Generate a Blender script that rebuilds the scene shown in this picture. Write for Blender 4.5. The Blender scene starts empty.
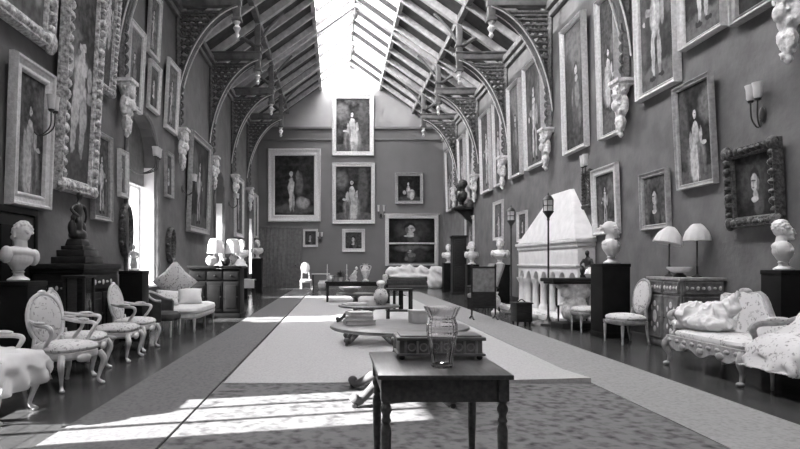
import bpy, bmesh, math, random
from mathutils import Vector, Matrix, noise
S = bpy.context.scene
COL = S.collection
PI = math.pi
# ---------------------------------------------------------------- room measures (metres); eye of the camera at the origin, 1.3 m up
EYE = 1.3
XL, XR, YN, YF = -4.3, 5.75, -1.6, 32.5
XC = (XL + XR) / 2
HALF = (XR - XL) / 2
RIDGE, SLOPE = 12.0, 0.71
EAVE = RIDGE - SLOPE * HALF
SKY = 1.55
TRUSS = (3.4, 7.42, 11.8, 16.05, 20.25, 24.4, 28.6)
WINS = ((3.5, 4.95), (12.2, 14.25), (21.0, 22.7), (28.9, 30.5))

# ---------------------------------------------------------------- materials
def tone(v):
    return (min(1, v * 1.006), v * 0.996, min(1, v * 1.004), 1)
def new_mat(name):
    m = bpy.data.materials.new(name); m.use_nodes = True
    nt = m.node_tree
    b = nt.nodes['Principled BSDF']
    return m, nt, b
def mat(name, v, rough=0.6, var=0.25, scale=8.0, bump=0.0, bscale=40.0, metal=0.0, v2=None, coords='Object', stretch=None, spec=0.5):
    m, nt, b = new_mat(name)
    tc = nt.nodes.new('ShaderNodeTexCoord'); src = tc.outputs[coords]
    if stretch:
        mp = nt.nodes.new('ShaderNodeMapping'); mp.inputs['Scale'].default_value = stretch
        nt.links.new(src, mp.inputs['Vector']); src = mp.outputs['Vector']
    n = nt.nodes.new('ShaderNodeTexNoise'); n.inputs['Scale'].default_value = scale; n.inputs['Detail'].default_value = 5
    nt.links.new(src, n.inputs['Vector'])
    r = nt.nodes.new('ShaderNodeValToRGB')
    r.color_ramp.elements[0].position = 0.32; r.color_ramp.elements[1].position = 0.68
    r.color_ramp.elements[0].color = tone(v * (1 - var)); r.color_ramp.elements[1].color = tone(v2 if v2 is not None else v * (1 + var))
    nt.links.new(n.outputs['Fac'], r.inputs['Fac']); nt.links.new(r.outputs['Color'], b.inputs['Base Color'])
    b.inputs['Roughness'].default_value = rough; b.inputs['Metallic'].default_value = metal
    b.inputs['Specular IOR Level'].default_value = spec
    if bump:
        n2 = nt.nodes.new('ShaderNodeTexNoise'); n2.inputs['Scale'].default_value = bscale; n2.inputs['Detail'].default_value = 3
        nt.links.new(src, n2.inputs['Vector'])
        bp = nt.nodes.new('ShaderNodeBump'); bp.inputs['Strength'].default_value = bump; bp.inputs['Distance'].default_value = 0.02
        nt.links.new(n2.outputs['Fac'], bp.inputs['Height']); nt.links.new(bp.outputs['Normal'], b.inputs['Normal'])
    return m
def floral(name, lo, hi, scale=14, rough=0.9):
    m, nt, b = new_mat(name)
    tc = nt.nodes.new('ShaderNodeTexCoord')
    v = nt.nodes.new('ShaderNodeTexVoronoi'); v.inputs['Scale'].default_value = scale
    nz = nt.nodes.new('ShaderNodeTexNoise'); nz.inputs['Scale'].default_value = scale * 0.7; nz.inputs['Detail'].default_value = 4
    nt.links.new(tc.outputs['Object'], nz.inputs['Vector'])
    nt.links.new(nz.outputs['Color'], v.inputs['Vector'])
    v.inputs['Scale'].default_value = 6
    r = nt.nodes.new('ShaderNodeValToRGB')
    r.color_ramp.elements[0].position = 0.18; r.color_ramp.elements[1].position = 0.42
    r.color_ramp.elements[0].color = tone(lo); r.color_ramp.elements[1].color = tone(hi)
    nt.links.new(v.outputs['Distance'], r.inputs['Fac']); nt.links.new(r.outputs['Color'], b.inputs['Base Color'])
    b.inputs['Roughness'].default_value = rough
    return m
def floor_mat():
    m, nt, b = new_mat('polished_oak_boards')
    tc = nt.nodes.new('ShaderNodeTexCoord')
    mp = nt.nodes.new('ShaderNodeMapping'); mp.inputs['Rotation'].default_value = (0, 0, PI / 2)
    nt.links.new(tc.outputs['Object'], mp.inputs['Vector'])
    br = nt.nodes.new('ShaderNodeTexBrick'); br.inputs['Scale'].default_value = 1.0
    br.inputs['Brick Width'].default_value = 2.6; br.inputs['Row Height'].default_value = 0.19
    br.inputs['Mortar Size'].default_value = 0.006
    br.inputs['Color1'].default_value = tone(0.06); br.inputs['Color2'].default_value = tone(0.09); br.inputs['Mortar'].default_value = tone(0.02)
    nt.links.new(mp.outputs['Vector'], br.inputs['Vector'])
    nz = nt.nodes.new('ShaderNodeTexNoise'); nz.inputs['Scale'].default_value = 5; nz.inputs['Detail'].default_value = 6
    m2 = nt.nodes.new('ShaderNodeMapping'); m2.inputs['Scale'].default_value = (6, 0.5, 1)
    nt.links.new(tc.outputs['Object'], m2.inputs['Vector']); nt.links.new(m2.outputs['Vector'], nz.inputs['Vector'])
    mx = nt.nodes.new('ShaderNodeMix'); mx.data_type = 'RGBA'; mx.blend_type = 'MULTIPLY'; mx.inputs['Factor'].default_value = 0.5
    nt.links.new(br.outputs['Color'], mx.inputs[6]); nt.links.new(nz.outputs['Color'], mx.inputs[7])
    bw = nt.nodes.new('ShaderNodeRGBToBW'); nt.links.new(mx.outputs[2], bw.inputs['Color'])
    nt.links.new(bw.outputs['Val'], b.inputs['Base Color'])
    b.inputs['Roughness'].default_value = 0.2
    return m
def carpet_mat(name, a, c, scale, rough=0.95, lo=0.4, hi=0.6):
    m, nt, b = new_mat(name)
    tc = nt.nodes.new('ShaderNodeTexCoord')
    v = nt.nodes.new('ShaderNodeTexVoronoi'); v.inputs['Scale'].default_value = scale
    nz = nt.nodes.new('ShaderNodeTexNoise'); nz.inputs['Scale'].default_value = scale * 1.5; nz.inputs['Detail'].default_value = 6
    nt.links.new(tc.outputs['Object'], v.inputs['Vector']); nt.links.new(tc.outputs['Object'], nz.inputs['Vector'])
    ad = nt.nodes.new('ShaderNodeMath'); ad.operation = 'MULTIPLY_ADD'; ad.inputs[1].default_value = 0.35
    nt.links.new(v.outputs['Distance'], ad.inputs[0]); nt.links.new(nz.outputs['Fac'], ad.inputs[2])
    r = nt.nodes.new('ShaderNodeValToRGB')
    r.color_ramp.elements[0].position = lo; r.color_ramp.elements[1].position = hi + 0.15
    r.color_ramp.elements[0].color = tone(a); r.color_ramp.elements[1].color = tone(c)
    nt.links.new(ad.outputs[0], r.inputs['Fac']); nt.links.new(r.outputs['Color'], b.inputs['Base Color'])
    b.inputs['Roughness'].default_value = rough; b.inputs['Specular IOR Level'].default_value = 0.15
    return m
def glass_mat(name, v=0.95, rough=0.03):
    m, nt, b = new_mat(name)
    b.inputs['Base Color'].default_value = tone(v); b.inputs['Roughness'].default_value = rough
    b.inputs['Transmission Weight'].default_value = 1.0; b.inputs['IOR'].default_value = 1.45
    return m
def pane_mat(name):
    m = bpy.data.materials.new(name); m.use_nodes = True; nt = m.node_tree; nt.nodes.clear()
    o = nt.nodes.new('ShaderNodeOutputMaterial'); mx = nt.nodes.new('ShaderNodeMixShader'); mx.inputs[0].default_value = 0.08
    t = nt.nodes.new('ShaderNodeBsdfTransparent'); t.inputs['Color'].default_value = (0.93, 0.93, 0.93, 1)
    g = nt.nodes.new('ShaderNodeBsdfGlossy'); g.inputs['Roughness'].default_value = 0.02
    nt.links.new(t.outputs[0], mx.inputs[1]); nt.links.new(g.outputs[0], mx.inputs[2]); nt.links.new(mx.outputs[0], o.inputs[0])
    return m
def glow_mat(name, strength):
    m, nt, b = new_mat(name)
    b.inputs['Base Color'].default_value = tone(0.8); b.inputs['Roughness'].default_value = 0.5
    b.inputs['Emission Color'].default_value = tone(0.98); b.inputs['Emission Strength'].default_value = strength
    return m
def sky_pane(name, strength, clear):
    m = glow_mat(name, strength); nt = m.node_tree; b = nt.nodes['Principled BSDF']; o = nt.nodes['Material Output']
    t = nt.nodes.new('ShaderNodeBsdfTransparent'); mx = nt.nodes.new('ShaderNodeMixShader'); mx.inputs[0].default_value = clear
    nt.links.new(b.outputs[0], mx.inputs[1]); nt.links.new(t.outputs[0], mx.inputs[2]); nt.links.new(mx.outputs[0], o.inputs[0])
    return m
PAINTS = [0]
def painting_mat(shapes, bg=(0.02, 0.09), size=(1, 1.4), warp=0.035, rough=0.6):
    """dark varnished oil: mottled ground, then soft pale masses (cx, cz, rx, rz, value, softness) from back to front"""
    PAINTS[0] += 1
    m, nt, b = new_mat('oil_painting_%02d' % PAINTS[0])
    L = nt.links
    tc = nt.nodes.new('ShaderNodeTexCoord')
    asp = size[1] / size[0]; k = max(0.8, min(1.6, asp / 1.45)); kz = min(1, 1.45 * k / asp)
    shapes = [(0.5 + (q[0] - 0.5) * k if abs(q[2]) < 0.45 else q[0], 0.47 + (q[1] - 0.5) * kz if abs(q[2]) < 0.45 else q[1], q[2] * k, q[3] * kz if abs(q[2]) < 0.45 else q[3]) + tuple(q[4:]) for q in shapes]
    nz = nt.nodes.new('ShaderNodeTexNoise'); nz.inputs['Scale'].default_value = 7; nz.inputs['Detail'].default_value = 6
    of = nt.nodes.new('ShaderNodeVectorMath'); of.operation = 'ADD'; of.operation = 'MULTIPLY_ADD'; of.inputs[1].default_value = (1 / size[0], 1, 1 / size[0]); of.inputs[2].default_value = (PAINTS[0] * 3.7, 0, PAINTS[0] * 1.9)
    L.new(tc.outputs['Object'], of.inputs[0]); L.new(of.outputs[0], nz.inputs['Vector'])
    sb = nt.nodes.new('ShaderNodeVectorMath'); sb.operation = 'SUBTRACT'; sb.inputs[1].default_value = (0.5, 0.5, 0.5)
    L.new(nz.outputs['Color'], sb.inputs[0])
    ma = nt.nodes.new('ShaderNodeVectorMath'); ma.operation = 'MULTIPLY_ADD'; ma.inputs[1].default_value = (warp * 2.2, 0, warp * 2.2)
    L.new(sb.outputs[0], ma.inputs[0]); L.new(tc.outputs['Generated'], ma.inputs[2])
    r = nt.nodes.new('ShaderNodeValToRGB'); r.color_ramp.elements[0].position = 0.35; r.color_ramp.elements[1].position = 0.7
    r.color_ramp.elements[0].color = tone(bg[0]); r.color_ramp.elements[1].color = tone(bg[1])
    L.new(nz.outputs['Fac'], r.inputs['Fac'])
    col = r.outputs['Color']
    for (cx, cz, rx, rz, val, soft) in shapes:
        s = nt.nodes.new('ShaderNodeVectorMath'); s.operation = 'SUBTRACT'; s.inputs[1].default_value = (cx, 0, cz); L.new(ma.outputs[0], s.inputs[0])
        k = nt.nodes.new('ShaderNodeVectorMath'); k.operation = 'MULTIPLY'; k.inputs[1].default_value = (1 / rx, 0, 1 / rz); L.new(s.outputs[0], k.inputs[0])
        ln = nt.nodes.new('ShaderNodeVectorMath'); ln.operation = 'LENGTH'; L.new(k.outputs[0], ln.inputs[0])
        mr = nt.nodes.new('ShaderNodeMapRange'); mr.interpolation_type = 'SMOOTHSTEP'
        soft *= 0.55; mr.inputs[1].default_value = 1 - soft; mr.inputs[2].default_value = 1 + soft * 0.5; mr.inputs[3].default_value = 1; mr.inputs[4].default_value = 0
        L.new(ln.outputs['Value'], mr.inputs[0])
        mx = nt.nodes.new('ShaderNodeMix'); mx.data_type = 'RGBA'
        L.new(mr.outputs[0], mx.inputs['Factor']); L.new(col, mx.inputs[6])
        mx.inputs[7].default_value = tone(val); col = mx.outputs[2]
    n3 = nt.nodes.new('ShaderNodeTexNoise'); n3.inputs['Scale'].default_value = 11; n3.inputs['Detail'].default_value = 4
    L.new(of.outputs[0], n3.inputs['Vector'])
    r3 = nt.nodes.new('ShaderNodeValToRGB'); r3.color_ramp.elements[0].position = 0.36; r3.color_ramp.elements[1].position = 0.62
    r3.color_ramp.elements[0].color = (0.5, 0.5, 0.5, 1); r3.color_ramp.elements[1].color = (1, 1, 1, 1)
    L.new(n3.outputs['Fac'], r3.inputs['Fac'])
    mu = nt.nodes.new('ShaderNodeMix'); mu.data_type = 'RGBA'; mu.blend_type = 'MULTIPLY'; mu.inputs['Factor'].default_value = 0.85
    L.new(col, mu.inputs[6]); L.new(r3.outputs['Color'], mu.inputs[7]); col = mu.outputs[2]
    L.new(col, b.inputs['Base Color']); b.inputs['Roughness'].default_value = rough
    b.inputs['Specular IOR Level'].default_value = 0.12
    return m
def art(kind, rng):
    j = lambda a=0.04: rng.uniform(-a, a)
    c = 0.5 + j(0.05)
    f = rng.choice((-1, 1))
    head = lambda x, z, s=1.0: [(x, z + 0.012 * s, 0.06 * s, 0.055 * s, 0.04, 0.4), (x + f * 0.006, z - 0.004, 0.04 * s, 0.043 * s, 0.62, 0.3), (x + f * 0.014, z + 0.003, 0.026 * s, 0.006 * s, 0.25, 0.4)]
    if kind == 'standing':
        return [(0.5, 0.06, 0.7, 0.1, 0.13, 0.4), (c + f * 0.3, 0.45, 0.16, 0.4, 0.11, 0.6), (c - f * 0.32, 0.7, 0.22, 0.24, 0.15, 0.8), (c + f * 0.02, 0.42, 0.19, 0.26, 0.05, 0.5),
                (c, 0.52, 0.105, 0.15, 0.4 + j(.1), 0.4), (c - 0.02, 0.5, 0.035, 0.14, 0.62, 0.4), (c - 0.055, 0.25, 0.038, 0.17, 0.5, 0.3), (c + 0.06, 0.24, 0.038, 0.16, 0.38, 0.3),
                (c - 0.07, 0.08, 0.06, 0.02, 0.03, 0.4), (c + 0.09, 0.085, 0.06, 0.02, 0.03, 0.4), (c - f * 0.13, 0.52, 0.035, 0.11, 0.32, 0.4), (c + f * 0.14, 0.56, 0.06, 0.03, 0.3, 0.4), (c + f * 0.22, 0.5, 0.025, 0.025, 0.6, 0.4),
                (c, 0.675, 0.07, 0.03, 0.55, 0.4)] + head(c, 0.755)
    if kind == 'lady':
        return [(0.5, 0.06, 0.7, 0.1, 0.12, 0.4), (c - f * 0.3, 0.6, 0.15, 0.45, 0.1, 0.6), (c + f * 0.3, 0.78, 0.2, 0.18, 0.17, 0.8), (c, 0.26, 0.25, 0.25, 0.26 + j(.06), 0.4), (c - f * 0.06, 0.24, 0.1, 0.23, 0.5, 0.5),
                (c + f * 0.12, 0.2, 0.05, 0.2, 0.12, 0.5), (c + f * 0.02, 0.22, 0.03, 0.2, 0.6, 0.4), (c, 0.54, 0.09, 0.12, 0.45, 0.35), (c - 0.12, 0.47, 0.04, 0.1, 0.42, 0.4), (c + 0.13, 0.5, 0.04, 0.09, 0.5, 0.4),
                (c + f * 0.2, 0.42, 0.06, 0.025, 0.55, 0.4), (c, 0.63, 0.055, 0.035, 0.6, 0.4)] + head(c, 0.735)
    if kind == 'nude':
        return [(0.5, 0.15, 0.6, 0.2, 0.1, 0.6), (c + f * 0.2, 0.6, 0.26, 0.25, 0.08, 0.6), (c - f * .2, 0.75, 0.25, 0.2, 0.2, 0.8), (c, 0.46, 0.17, 0.1, 0.6, 0.35), (c - 0.02, 0.57, 0.13, 0.1, 0.55, 0.35), (c, 0.66, 0.17, 0.08, 0.62, 0.35), (c - 0.1, 0.32, 0.1, 0.14, 0.56, 0.35),
                (c + 0.1, 0.31, 0.1, 0.14, 0.45, 0.35), (c - 0.12, 0.14, 0.065, 0.12, 0.5, 0.35), (c + 0.09, 0.13, 0.065, 0.12, 0.42, 0.35), (c + 0.22, 0.6, 0.06, 0.1, 0.5, 0.35), (c - 0.24, 0.64, 0.07, 0.07, 0.5, 0.35), (c + 0.25, 0.46, 0.09, 0.05, 0.4, 0.5),
                (c + 0.02, 0.74, 0.06, 0.04, 0.55, 0.4), (c + 0.02, 0.815, 0.13, 0.05, 0.06, 0.4), (c + 0.02, 0.8, 0.09, 0.04, 0.62, 0.3)]
    if kind == 'seated':
        return [(0.5, 0.08, 0.7, 0.12, 0.08, 0.5), (c + 0.15, 0.3, 0.24, 0.2, 0.32, 0.5), (c + 0.2, 0.24, 0.12, 0.17, 0.55, 0.5), (c, 0.46, 0.12, 0.16, 0.35, 0.4), (c - 0.22, 0.36, 0.1, 0.09, 0.42, 0.5), (c + 0.02, 0.5, 0.06, 0.1, 0.58, 0.4), (c + 0.2, 0.44, 0.1, 0.04, 0.5, 0.4), (c, 0.6, 0.07, 0.04, 0.6, 0.4)] + head(c, 0.71, 1.3)
    if kind == 'head':
        return [(0.5, 0.5, 0.5, 0.5, 0.07, 0.9), (c, 0.12, 0.36, 0.26, 0.03, 0.4), (c + 0.1, 0.2, 0.18, 0.18, 0.1, 0.5), (c, 0.37, 0.09, 0.1, 0.45, 0.4), (c - 0.03, 0.3, 0.13, 0.05, 0.6, 0.4), (c, 0.64, 0.17, 0.19, 0.03, 0.35), (c + f * 0.02, 0.58, 0.115, 0.145, 0.55, 0.3),
                (c + f * 0.07, 0.61, 0.09, 0.015, 0.15, 0.4), (c + f * 0.05, 0.55, 0.02, 0.05, 0.35, 0.4), (c + f * 0.05, 0.49, 0.04, 0.012, 0.25, 0.4), (c - f * 0.09, 0.55, 0.05, 0.12, 0.2, 0.6)]
    if kind == 'group':
        out = [(0.5, 0.85, 0.6, 0.25, 0.16, 0.6), (0.5, 0.1, 0.65, 0.14, 0.14, 0.4), (0.15, 0.7, 0.14, 0.3, 0.04, 0.5)]
        for q in range(4):
            x = 0.2 + 0.2 * q + j(0.04); h = 0.45 + j(0.1)
            v = rng.choice((0.12, 0.3, 0.5))
            out += [(x, h - 0.2, 0.08, 0.2, v, 0.4), (x + 0.03, h - 0.18, 0.03, 0.16, v * 1.5, 0.4), (x, h - 0.02, 0.06, 0.09, v * 0.7, 0.4), (x + f * 0.08, h - 0.04, 0.06, 0.025, 0.4, 0.4), (x, h + 0.1, 0.04, 0.05, 0.04, 0.4), (x, h + 0.09, 0.028, 0.036, 0.6, 0.3)]
        return out
    return [(0.5, 0.8, 0.5, 0.22, 0.17, 0.9), (c - f * 0.25, 0.5, 0.2, 0.4, 0.05, 0.6), (c, 0.36, 0.16, 0.3, 0.09, 0.5), (c + 0.03, 0.45, 0.08, 0.13, 0.22, 0.5), (c - f * 0.12, 0.44, 0.03, 0.1, 0.2, 0.4), (c + f * 0.1, 0.25, 0.05, 0.12, 0.16, 0.5), (c + f * 0.02, 0.6, 0.05, 0.025, 0.4, 0.4)] + head(c, 0.68)

M = {}
M['floor'] = floor_mat()
M['wall'] = mat('damask_wall', 0.13, 0.75, 0.22, 2.2, 0.35, 11)
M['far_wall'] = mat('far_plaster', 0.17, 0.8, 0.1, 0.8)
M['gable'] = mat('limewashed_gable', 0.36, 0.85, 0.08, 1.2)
M['reveal'] = mat('whitewashed_reveal', 0.8, 0.8, 0.05, 1.2)
M['roof'] = mat('dark_roof_boards', 0.07, 0.8, 0.3, 3, 0.3, 12)
M['rafter'] = mat('limed_rafter', 0.52, 0.7, 0.2, 6)
M['bar'] = mat('dark_glazing_bar', 0.07, 0.6, 0.05, 6)  # silhouette tone put into the bar colour, to show against the glowing panes
M['truss'] = mat('grey_oak_truss', 0.14, 0.65, 0.3, 5)
M['carved'] = mat('carved_tracery', 0.12, 0.7, 0.5, 14, 0.6, 30)
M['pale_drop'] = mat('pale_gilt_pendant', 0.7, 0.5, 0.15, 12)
M['plaster'] = mat('pale_plaster_carving', 0.66, 0.8, 0.25, 14, 0.5, 40)
M['stone'] = mat('white_chimney_stone', 0.66, 0.85, 0.08, 5)
M['soot'] = mat('soot', 0.015, 0.95, 0.2, 5)
M['ebony'] = mat('ebonised_wood', 0.011, 0.5, 0.3, 6, spec=0.2)
M['marble'] = mat('white_marble', 0.68, 0.45, 0.06, 6)
M['black'] = mat('black_pedestal', 0.009, 0.5, 0.3, 5, spec=0.15)
M['dark_wood'] = mat('dark_mahogany', 0.026, 0.5, 0.35, 7, stretch=(1, 1, 6), spec=0.2)
M['table_wood'] = mat('mahogany_table_top', 0.085, 0.32, 0.35, 5, stretch=(8, 1, 8))
M['mid_wood'] = mat('walnut', 0.13, 0.4, 0.3, 8)
M['inlay'] = mat('inlaid_cabinet_wood', 0.16, 0.4, 0.45, 9)
M['ivory'] = mat('ivory_inlay', 0.6, 0.5, 0.2, 16)
M['gilt'] = mat('pale_gilt', 0.6, 0.45, 0.16, 18, 0.4, 50, metal=0.15)
M['gilt_ornate'] = mat('carved_gilt', 0.5, 0.5, 0.6, 16, 0.9, 28, metal=0.1)
M['gilt_dark'] = mat('dark_carved_frame', 0.07, 0.45, 0.7, 22, 0.9, 30)
M['gilt_grey'] = mat('dulled_gilt', 0.33, 0.5, 0.25, 14, 0.3, 40)
M['painted'] = mat('cream_painted_wood', 0.62, 0.5, 0.15, 12)
M['floral'] = floral('pale_floral_chintz', 0.26, 0.6)
M['floral_dark'] = floral('grey_floral_chintz', 0.14, 0.55)
M['white_cloth'] = mat('white_linen', 0.68, 0.9, 0.08, 5)
M['grey_cloth'] = mat('grey_upholstery', 0.2, 0.9, 0.2, 9)
M['dark_cloth'] = mat('dark_upholstery', 0.06, 0.9, 0.3, 9)
M['shade'] = mat('silk_lamp_shade', 0.62, 0.8, 0.08, 9)
M['iron'] = mat('black_iron', 0.025, 0.45, 0.3, 9)
M['bronze'] = mat('dark_bronze', 0.03, 0.35, 0.4, 9)
M['paper'] = mat('pale_paper', 0.6, 0.8, 0.1, 12)
M['china'] = mat('glazed_china', 0.72, 0.25, 0.1, 10)
M['china_pattern'] = floral('patterned_china', 0.12, 0.65)
M['leaf'] = mat('dark_leaf', 0.05, 0.6, 0.4, 9)
M['carpet'] = carpet_mat('dark_turkey_carpet', 0.045, 0.17, 8)
M['drugget'] = carpet_mat('pale_drugget', 0.33, 0.42, 30)
M['runner_grey'] = carpet_mat('grey_drugget_runner', 0.1, 0.16, 22)
M['runner_pale'] = carpet_mat('pale_drugget_runner', 0.2, 0.28, 22)
M['glass'] = glass_mat('cut_glass')
M['pane'] = pane_mat('window_glass')
M['mirror'] = mat('old_mirror', 0.3, 0.12, 0.1, 4, metal=0.9)
M['sky_left'] = sky_pane('frosted_skylight_sunny_side', 11.0, 0.35)  # daylight put into both panes as emission, sun side set far brighter
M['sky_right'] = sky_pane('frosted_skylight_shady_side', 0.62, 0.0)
M['screen_glass'] = mat('woven_screen_panel', 0.22, 0.35, 0.3, 10)

# ---------------------------------------------------------------- mesh building
def catmull(pts, n=6):
    P = [Vector(p) for p in pts]
    if len(P) < 3: return P
    out = []
    Q = [P[0] * 2 - P[1]] + P + [P[-1] * 2 - P[-2]]
    for i in range(1, len(Q) - 2):
        p0, p1, p2, p3 = Q[i - 1], Q[i], Q[i + 1], Q[i + 2]
        for k in range(n):
            t = k / n
            out.append(0.5 * ((2 * p1) + (p2 - p0) * t + (2 * p0 - 5 * p1 + 4 * p2 - p3) * t * t + (3 * p1 - p0 - 3 * p2 + p3) * t ** 3))
    out.append(P[-1])
    return out
class MB:
    def __init__(s): s.bm = bmesh.new()
    def _add(s, verts, faces):
        vs = [s.bm.verts.new(v) for v in verts]
        for f in faces:
            try: s.bm.faces.new([vs[i] for i in f])
            except ValueError: pass
        return vs
    def box(s, c, d, bevel=0.0, rot=None, taper=1.0):
        x, y, z = d[0] / 2, d[1] / 2, d[2] / 2
        V = [Vector((a * x * (taper if q > 0 else 1), b * y * (taper if q > 0 else 1), q * z)) for q in (-1, 1) for a, b in ((-1, -1), (1, -1), (1, 1), (-1, 1))]
        if rot is not None: V = [rot @ v for v in V]
        V = [v + Vector(c) for v in V]
        if not bevel:
            s._add(V, [(0, 3, 2, 1), (4, 5, 6, 7), (0, 1, 5, 4), (1, 2, 6, 5), (2, 3, 7, 6), (3, 0, 4, 7)]); return s
        b2 = bmesh.new(); vs = [b2.verts.new(v) for v in V]
        for f in [(0, 3, 2, 1), (4, 5, 6, 7), (0, 1, 5, 4), (1, 2, 6, 5), (2, 3, 7, 6), (3, 0, 4, 7)]: b2.faces.new([vs[i] for i in f])
        bmesh.ops.bevel(b2, geom=b2.edges[:], offset=bevel, segments=2, affect='EDGES', profile=0.6)
        s.merge(b2); return s
    def merge(s, b2, mtx=None):
        mp = {}
        for v in b2.verts: mp[v] = s.bm.verts.new(mtx @ v.co if mtx else v.co)
        for f in b2.faces:
            try: s.bm.faces.new([mp[v] for v in f.verts])
            except ValueError: pass
        b2.free(); return s
    def tube(s, pts, rad, n=8, smooth=5, cap=True, flat=1.0):
        raw = [Vector(p) for p in pts]
        P = catmull(raw, smooth) if smooth and len(raw) > 2 else raw
        if not isinstance(rad, (list, tuple)): rad = [rad] * len(raw)
        R = []
        for i in range(len(P)):
            t = i / (len(P) - 1) * (len(raw) - 1); k = min(int(t), len(raw) - 2); f = t - k
            R.append(rad[k] * (1 - f) + rad[k + 1] * f)
        up = Vector((0, 0, 1)); rings = []; prev = None
        for i, p in enumerate(P):
            d = (P[min(i + 1, len(P) - 1)] - P[max(i - 1, 0)])
            d = d.normalized() if d.length > 1e-9 else Vector((0, 0, 1))
            if prev is None:
                a = d.cross(up); a = a if a.length > 0.05 else d.cross(Vector((1, 0, 0)))
            else: a = prev - d * prev.dot(d)
            a.normalize(); prev = a; b = d.cross(a)
            rings.append([s.bm.verts.new(p + (a * math.cos(2 * PI * k / n) + b * math.sin(2 * PI * k / n) * flat) * R[i]) for k in range(n)])
        for i in range(len(rings) - 1):
            for k in range(n): s.bm.faces.new([rings[i][k], rings[i][(k + 1) % n], rings[i + 1][(k + 1) % n], rings[i + 1][k]])
        if cap: s.bm.faces.new(rings[0][::-1]); s.bm.faces.new(rings[-1])
        return s
    def lathe(s, prof, c=(0, 0, 0), n=20, sx=1.0, sy=1.0, e=2.0, rot=None, wave=0, wamp=0.0):
        rings = []; c = Vector(c)
        for (r, z) in prof:
            ring = []
            for k in range(n):
                a = 2 * PI * k / n; ca, sa = math.cos(a), math.sin(a)
                x = math.copysign(abs(ca) ** (2 / e), ca); y = math.copysign(abs(sa) ** (2 / e), sa)
                q = 1 + (wamp * math.cos(wave * a) if wave else 0)
                v = Vector((x * max(r, 1e-4) * sx * q, y * max(r, 1e-4) * sy * q, z))
                if rot is not None: v = rot @ v
                ring.append(s.bm.verts.new(v + c))
            rings.append(ring)
        for i in range(len(rings) - 1):
            for k in range(n): s.bm.faces.new([rings[i][k], rings[i][(k + 1) % n], rings[i + 1][(k + 1) % n], rings[i + 1][k]])
        s.bm.faces.new(rings[0][::-1]); s.bm.faces.new(rings[-1]); return s
    def ell(s, c, r, n=14, rot=None):
        m = max(6, n // 2 + 2)
        prof = [(math.sin(PI * k / m), -math.cos(PI * k / m)) for k in range(m + 1)]
        b = MB(); b.lathe(prof, n=n)
        mt = Matrix.Translation(Vector(c)) @ (rot.to_4x4() if rot is not None else Matrix.Identity(4)) @ Matrix.Diagonal((r[0], r[1], r[2], 1))
        return s.merge(b.bm, mt)
    def prism(s, poly, plane, a, b):
        """poly in 2D; plane 'yz' extrudes along x, 'xz' along y, 'xy' along z, from a to b"""
        f = {'yz': lambda p, t: (t, p[0], p[1]), 'xz': lambda p, t: (p[0], t, p[1]), 'xy': lambda p, t: (p[0], p[1], t)}[plane]
        n = len(poly)
        V = [f(p, a) for p in poly] + [f(p, b) for p in poly]
        s._add(V, [tuple(range(n))[::-1], tuple(range(n, 2 * n))] + [(i, (i + 1) % n, n + (i + 1) % n, n + i) for i in range(n)])
        return s
    def torus(s, c, R, r, n=16, m=6, rot=None, sx=1, sz=1):
        """ring in the local xz plane"""
        rings = []
        for i in range(n):
            a = 2 * PI * i / n
            ring = []
            for k in range(m):
                b = 2 * PI * k / m
                v = Vector(((R + r * math.cos(b)) * math.cos(a) * sx, r * math.sin(b), (R + r * math.cos(b)) * math.sin(a) * sz))
                if rot is not None: v = rot @ v
                ring.append(s.bm.verts.new(v + Vector(c)))
            rings.append(ring)
        for i in range(n):
            for k in range(m): s.bm.faces.new([rings[i][k], rings[i][(k + 1) % m], rings[(i + 1) % n][(k + 1) % m], rings[(i + 1) % n][k]])
        return s
    def xf(s, mtx):
        bmesh.ops.transform(s.bm, matrix=mtx, verts=s.bm.verts[:]); return s
    def build(s, name, m, parent=None, smooth=True, ang=38):
        bm = s.bm
        bmesh.ops.recalc_face_normals(bm, faces=bm.faces[:])
        for f in bm.faces: f.smooth = smooth
        for e in bm.edges:
            e.smooth = smooth and not (len(e.link_faces) == 2 and e.calc_face_angle(0) > math.radians(ang))
        me = bpy.data.meshes.new(name); bm.to_mesh(me); bm.free()
        me.materials.append(M[m] if isinstance(m, str) else m)
        o = bpy.data.objects.new(name, me); COL.objects.link(o)
        if parent is not None: o.parent = parent
        return o
    def blob(s, voxel=0.012, iters=4):
        """fuse the pieces into one continuous smooth skin"""
        bmesh.ops.recalc_face_normals(s.bm, faces=s.bm.faces[:])
        me = bpy.data.meshes.new('tmp'); s.bm.to_mesh(me); s.bm.free()
        o = bpy.data.objects.new('tmp', me); COL.objects.link(o)
        r = o.modifiers.new('r', 'REMESH'); r.mode = 'VOXEL'; r.voxel_size = voxel
        q = o.modifiers.new('s', 'SMOOTH'); q.iterations = iters; q.factor = 0.5
        dg = bpy.context.evaluated_depsgraph_get()
        m2 = bpy.data.meshes.new_from_object(o.evaluated_get(dg))
        bpy.data.objects.remove(o); bpy.data.meshes.remove(me)
        s.bm = bmesh.new(); s.bm.from_mesh(m2); bpy.data.meshes.remove(m2)
        return s
def tag(o, label=None, cat=None, group=None, kind=None):
    if label: o['label'] = label
    if cat: o['category'] = cat
    if group: o['group'] = group
    if kind: o['kind'] = kind
    return o
def thing(name, label, cat, loc=(0, 0, 0), rz=0.0, group=None):
    o = bpy.data.objects.new(name, None); COL.objects.link(o)
    o.empty_display_size = 0.1; o.location = loc; o.rotation_euler = (0, 0, rz)
    return tag(o, label, cat, group)
def struct(name):
    o = bpy.data.objects.new(name, None); COL.objects.link(o); o['kind'] = 'structure'; return o
def copy_tree(o, parent=None):
    c = o.copy(); COL.objects.link(c)
    if parent is not None: c.parent = parent
    for ch in list(o.children): copy_tree(ch, c)
    return c
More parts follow.
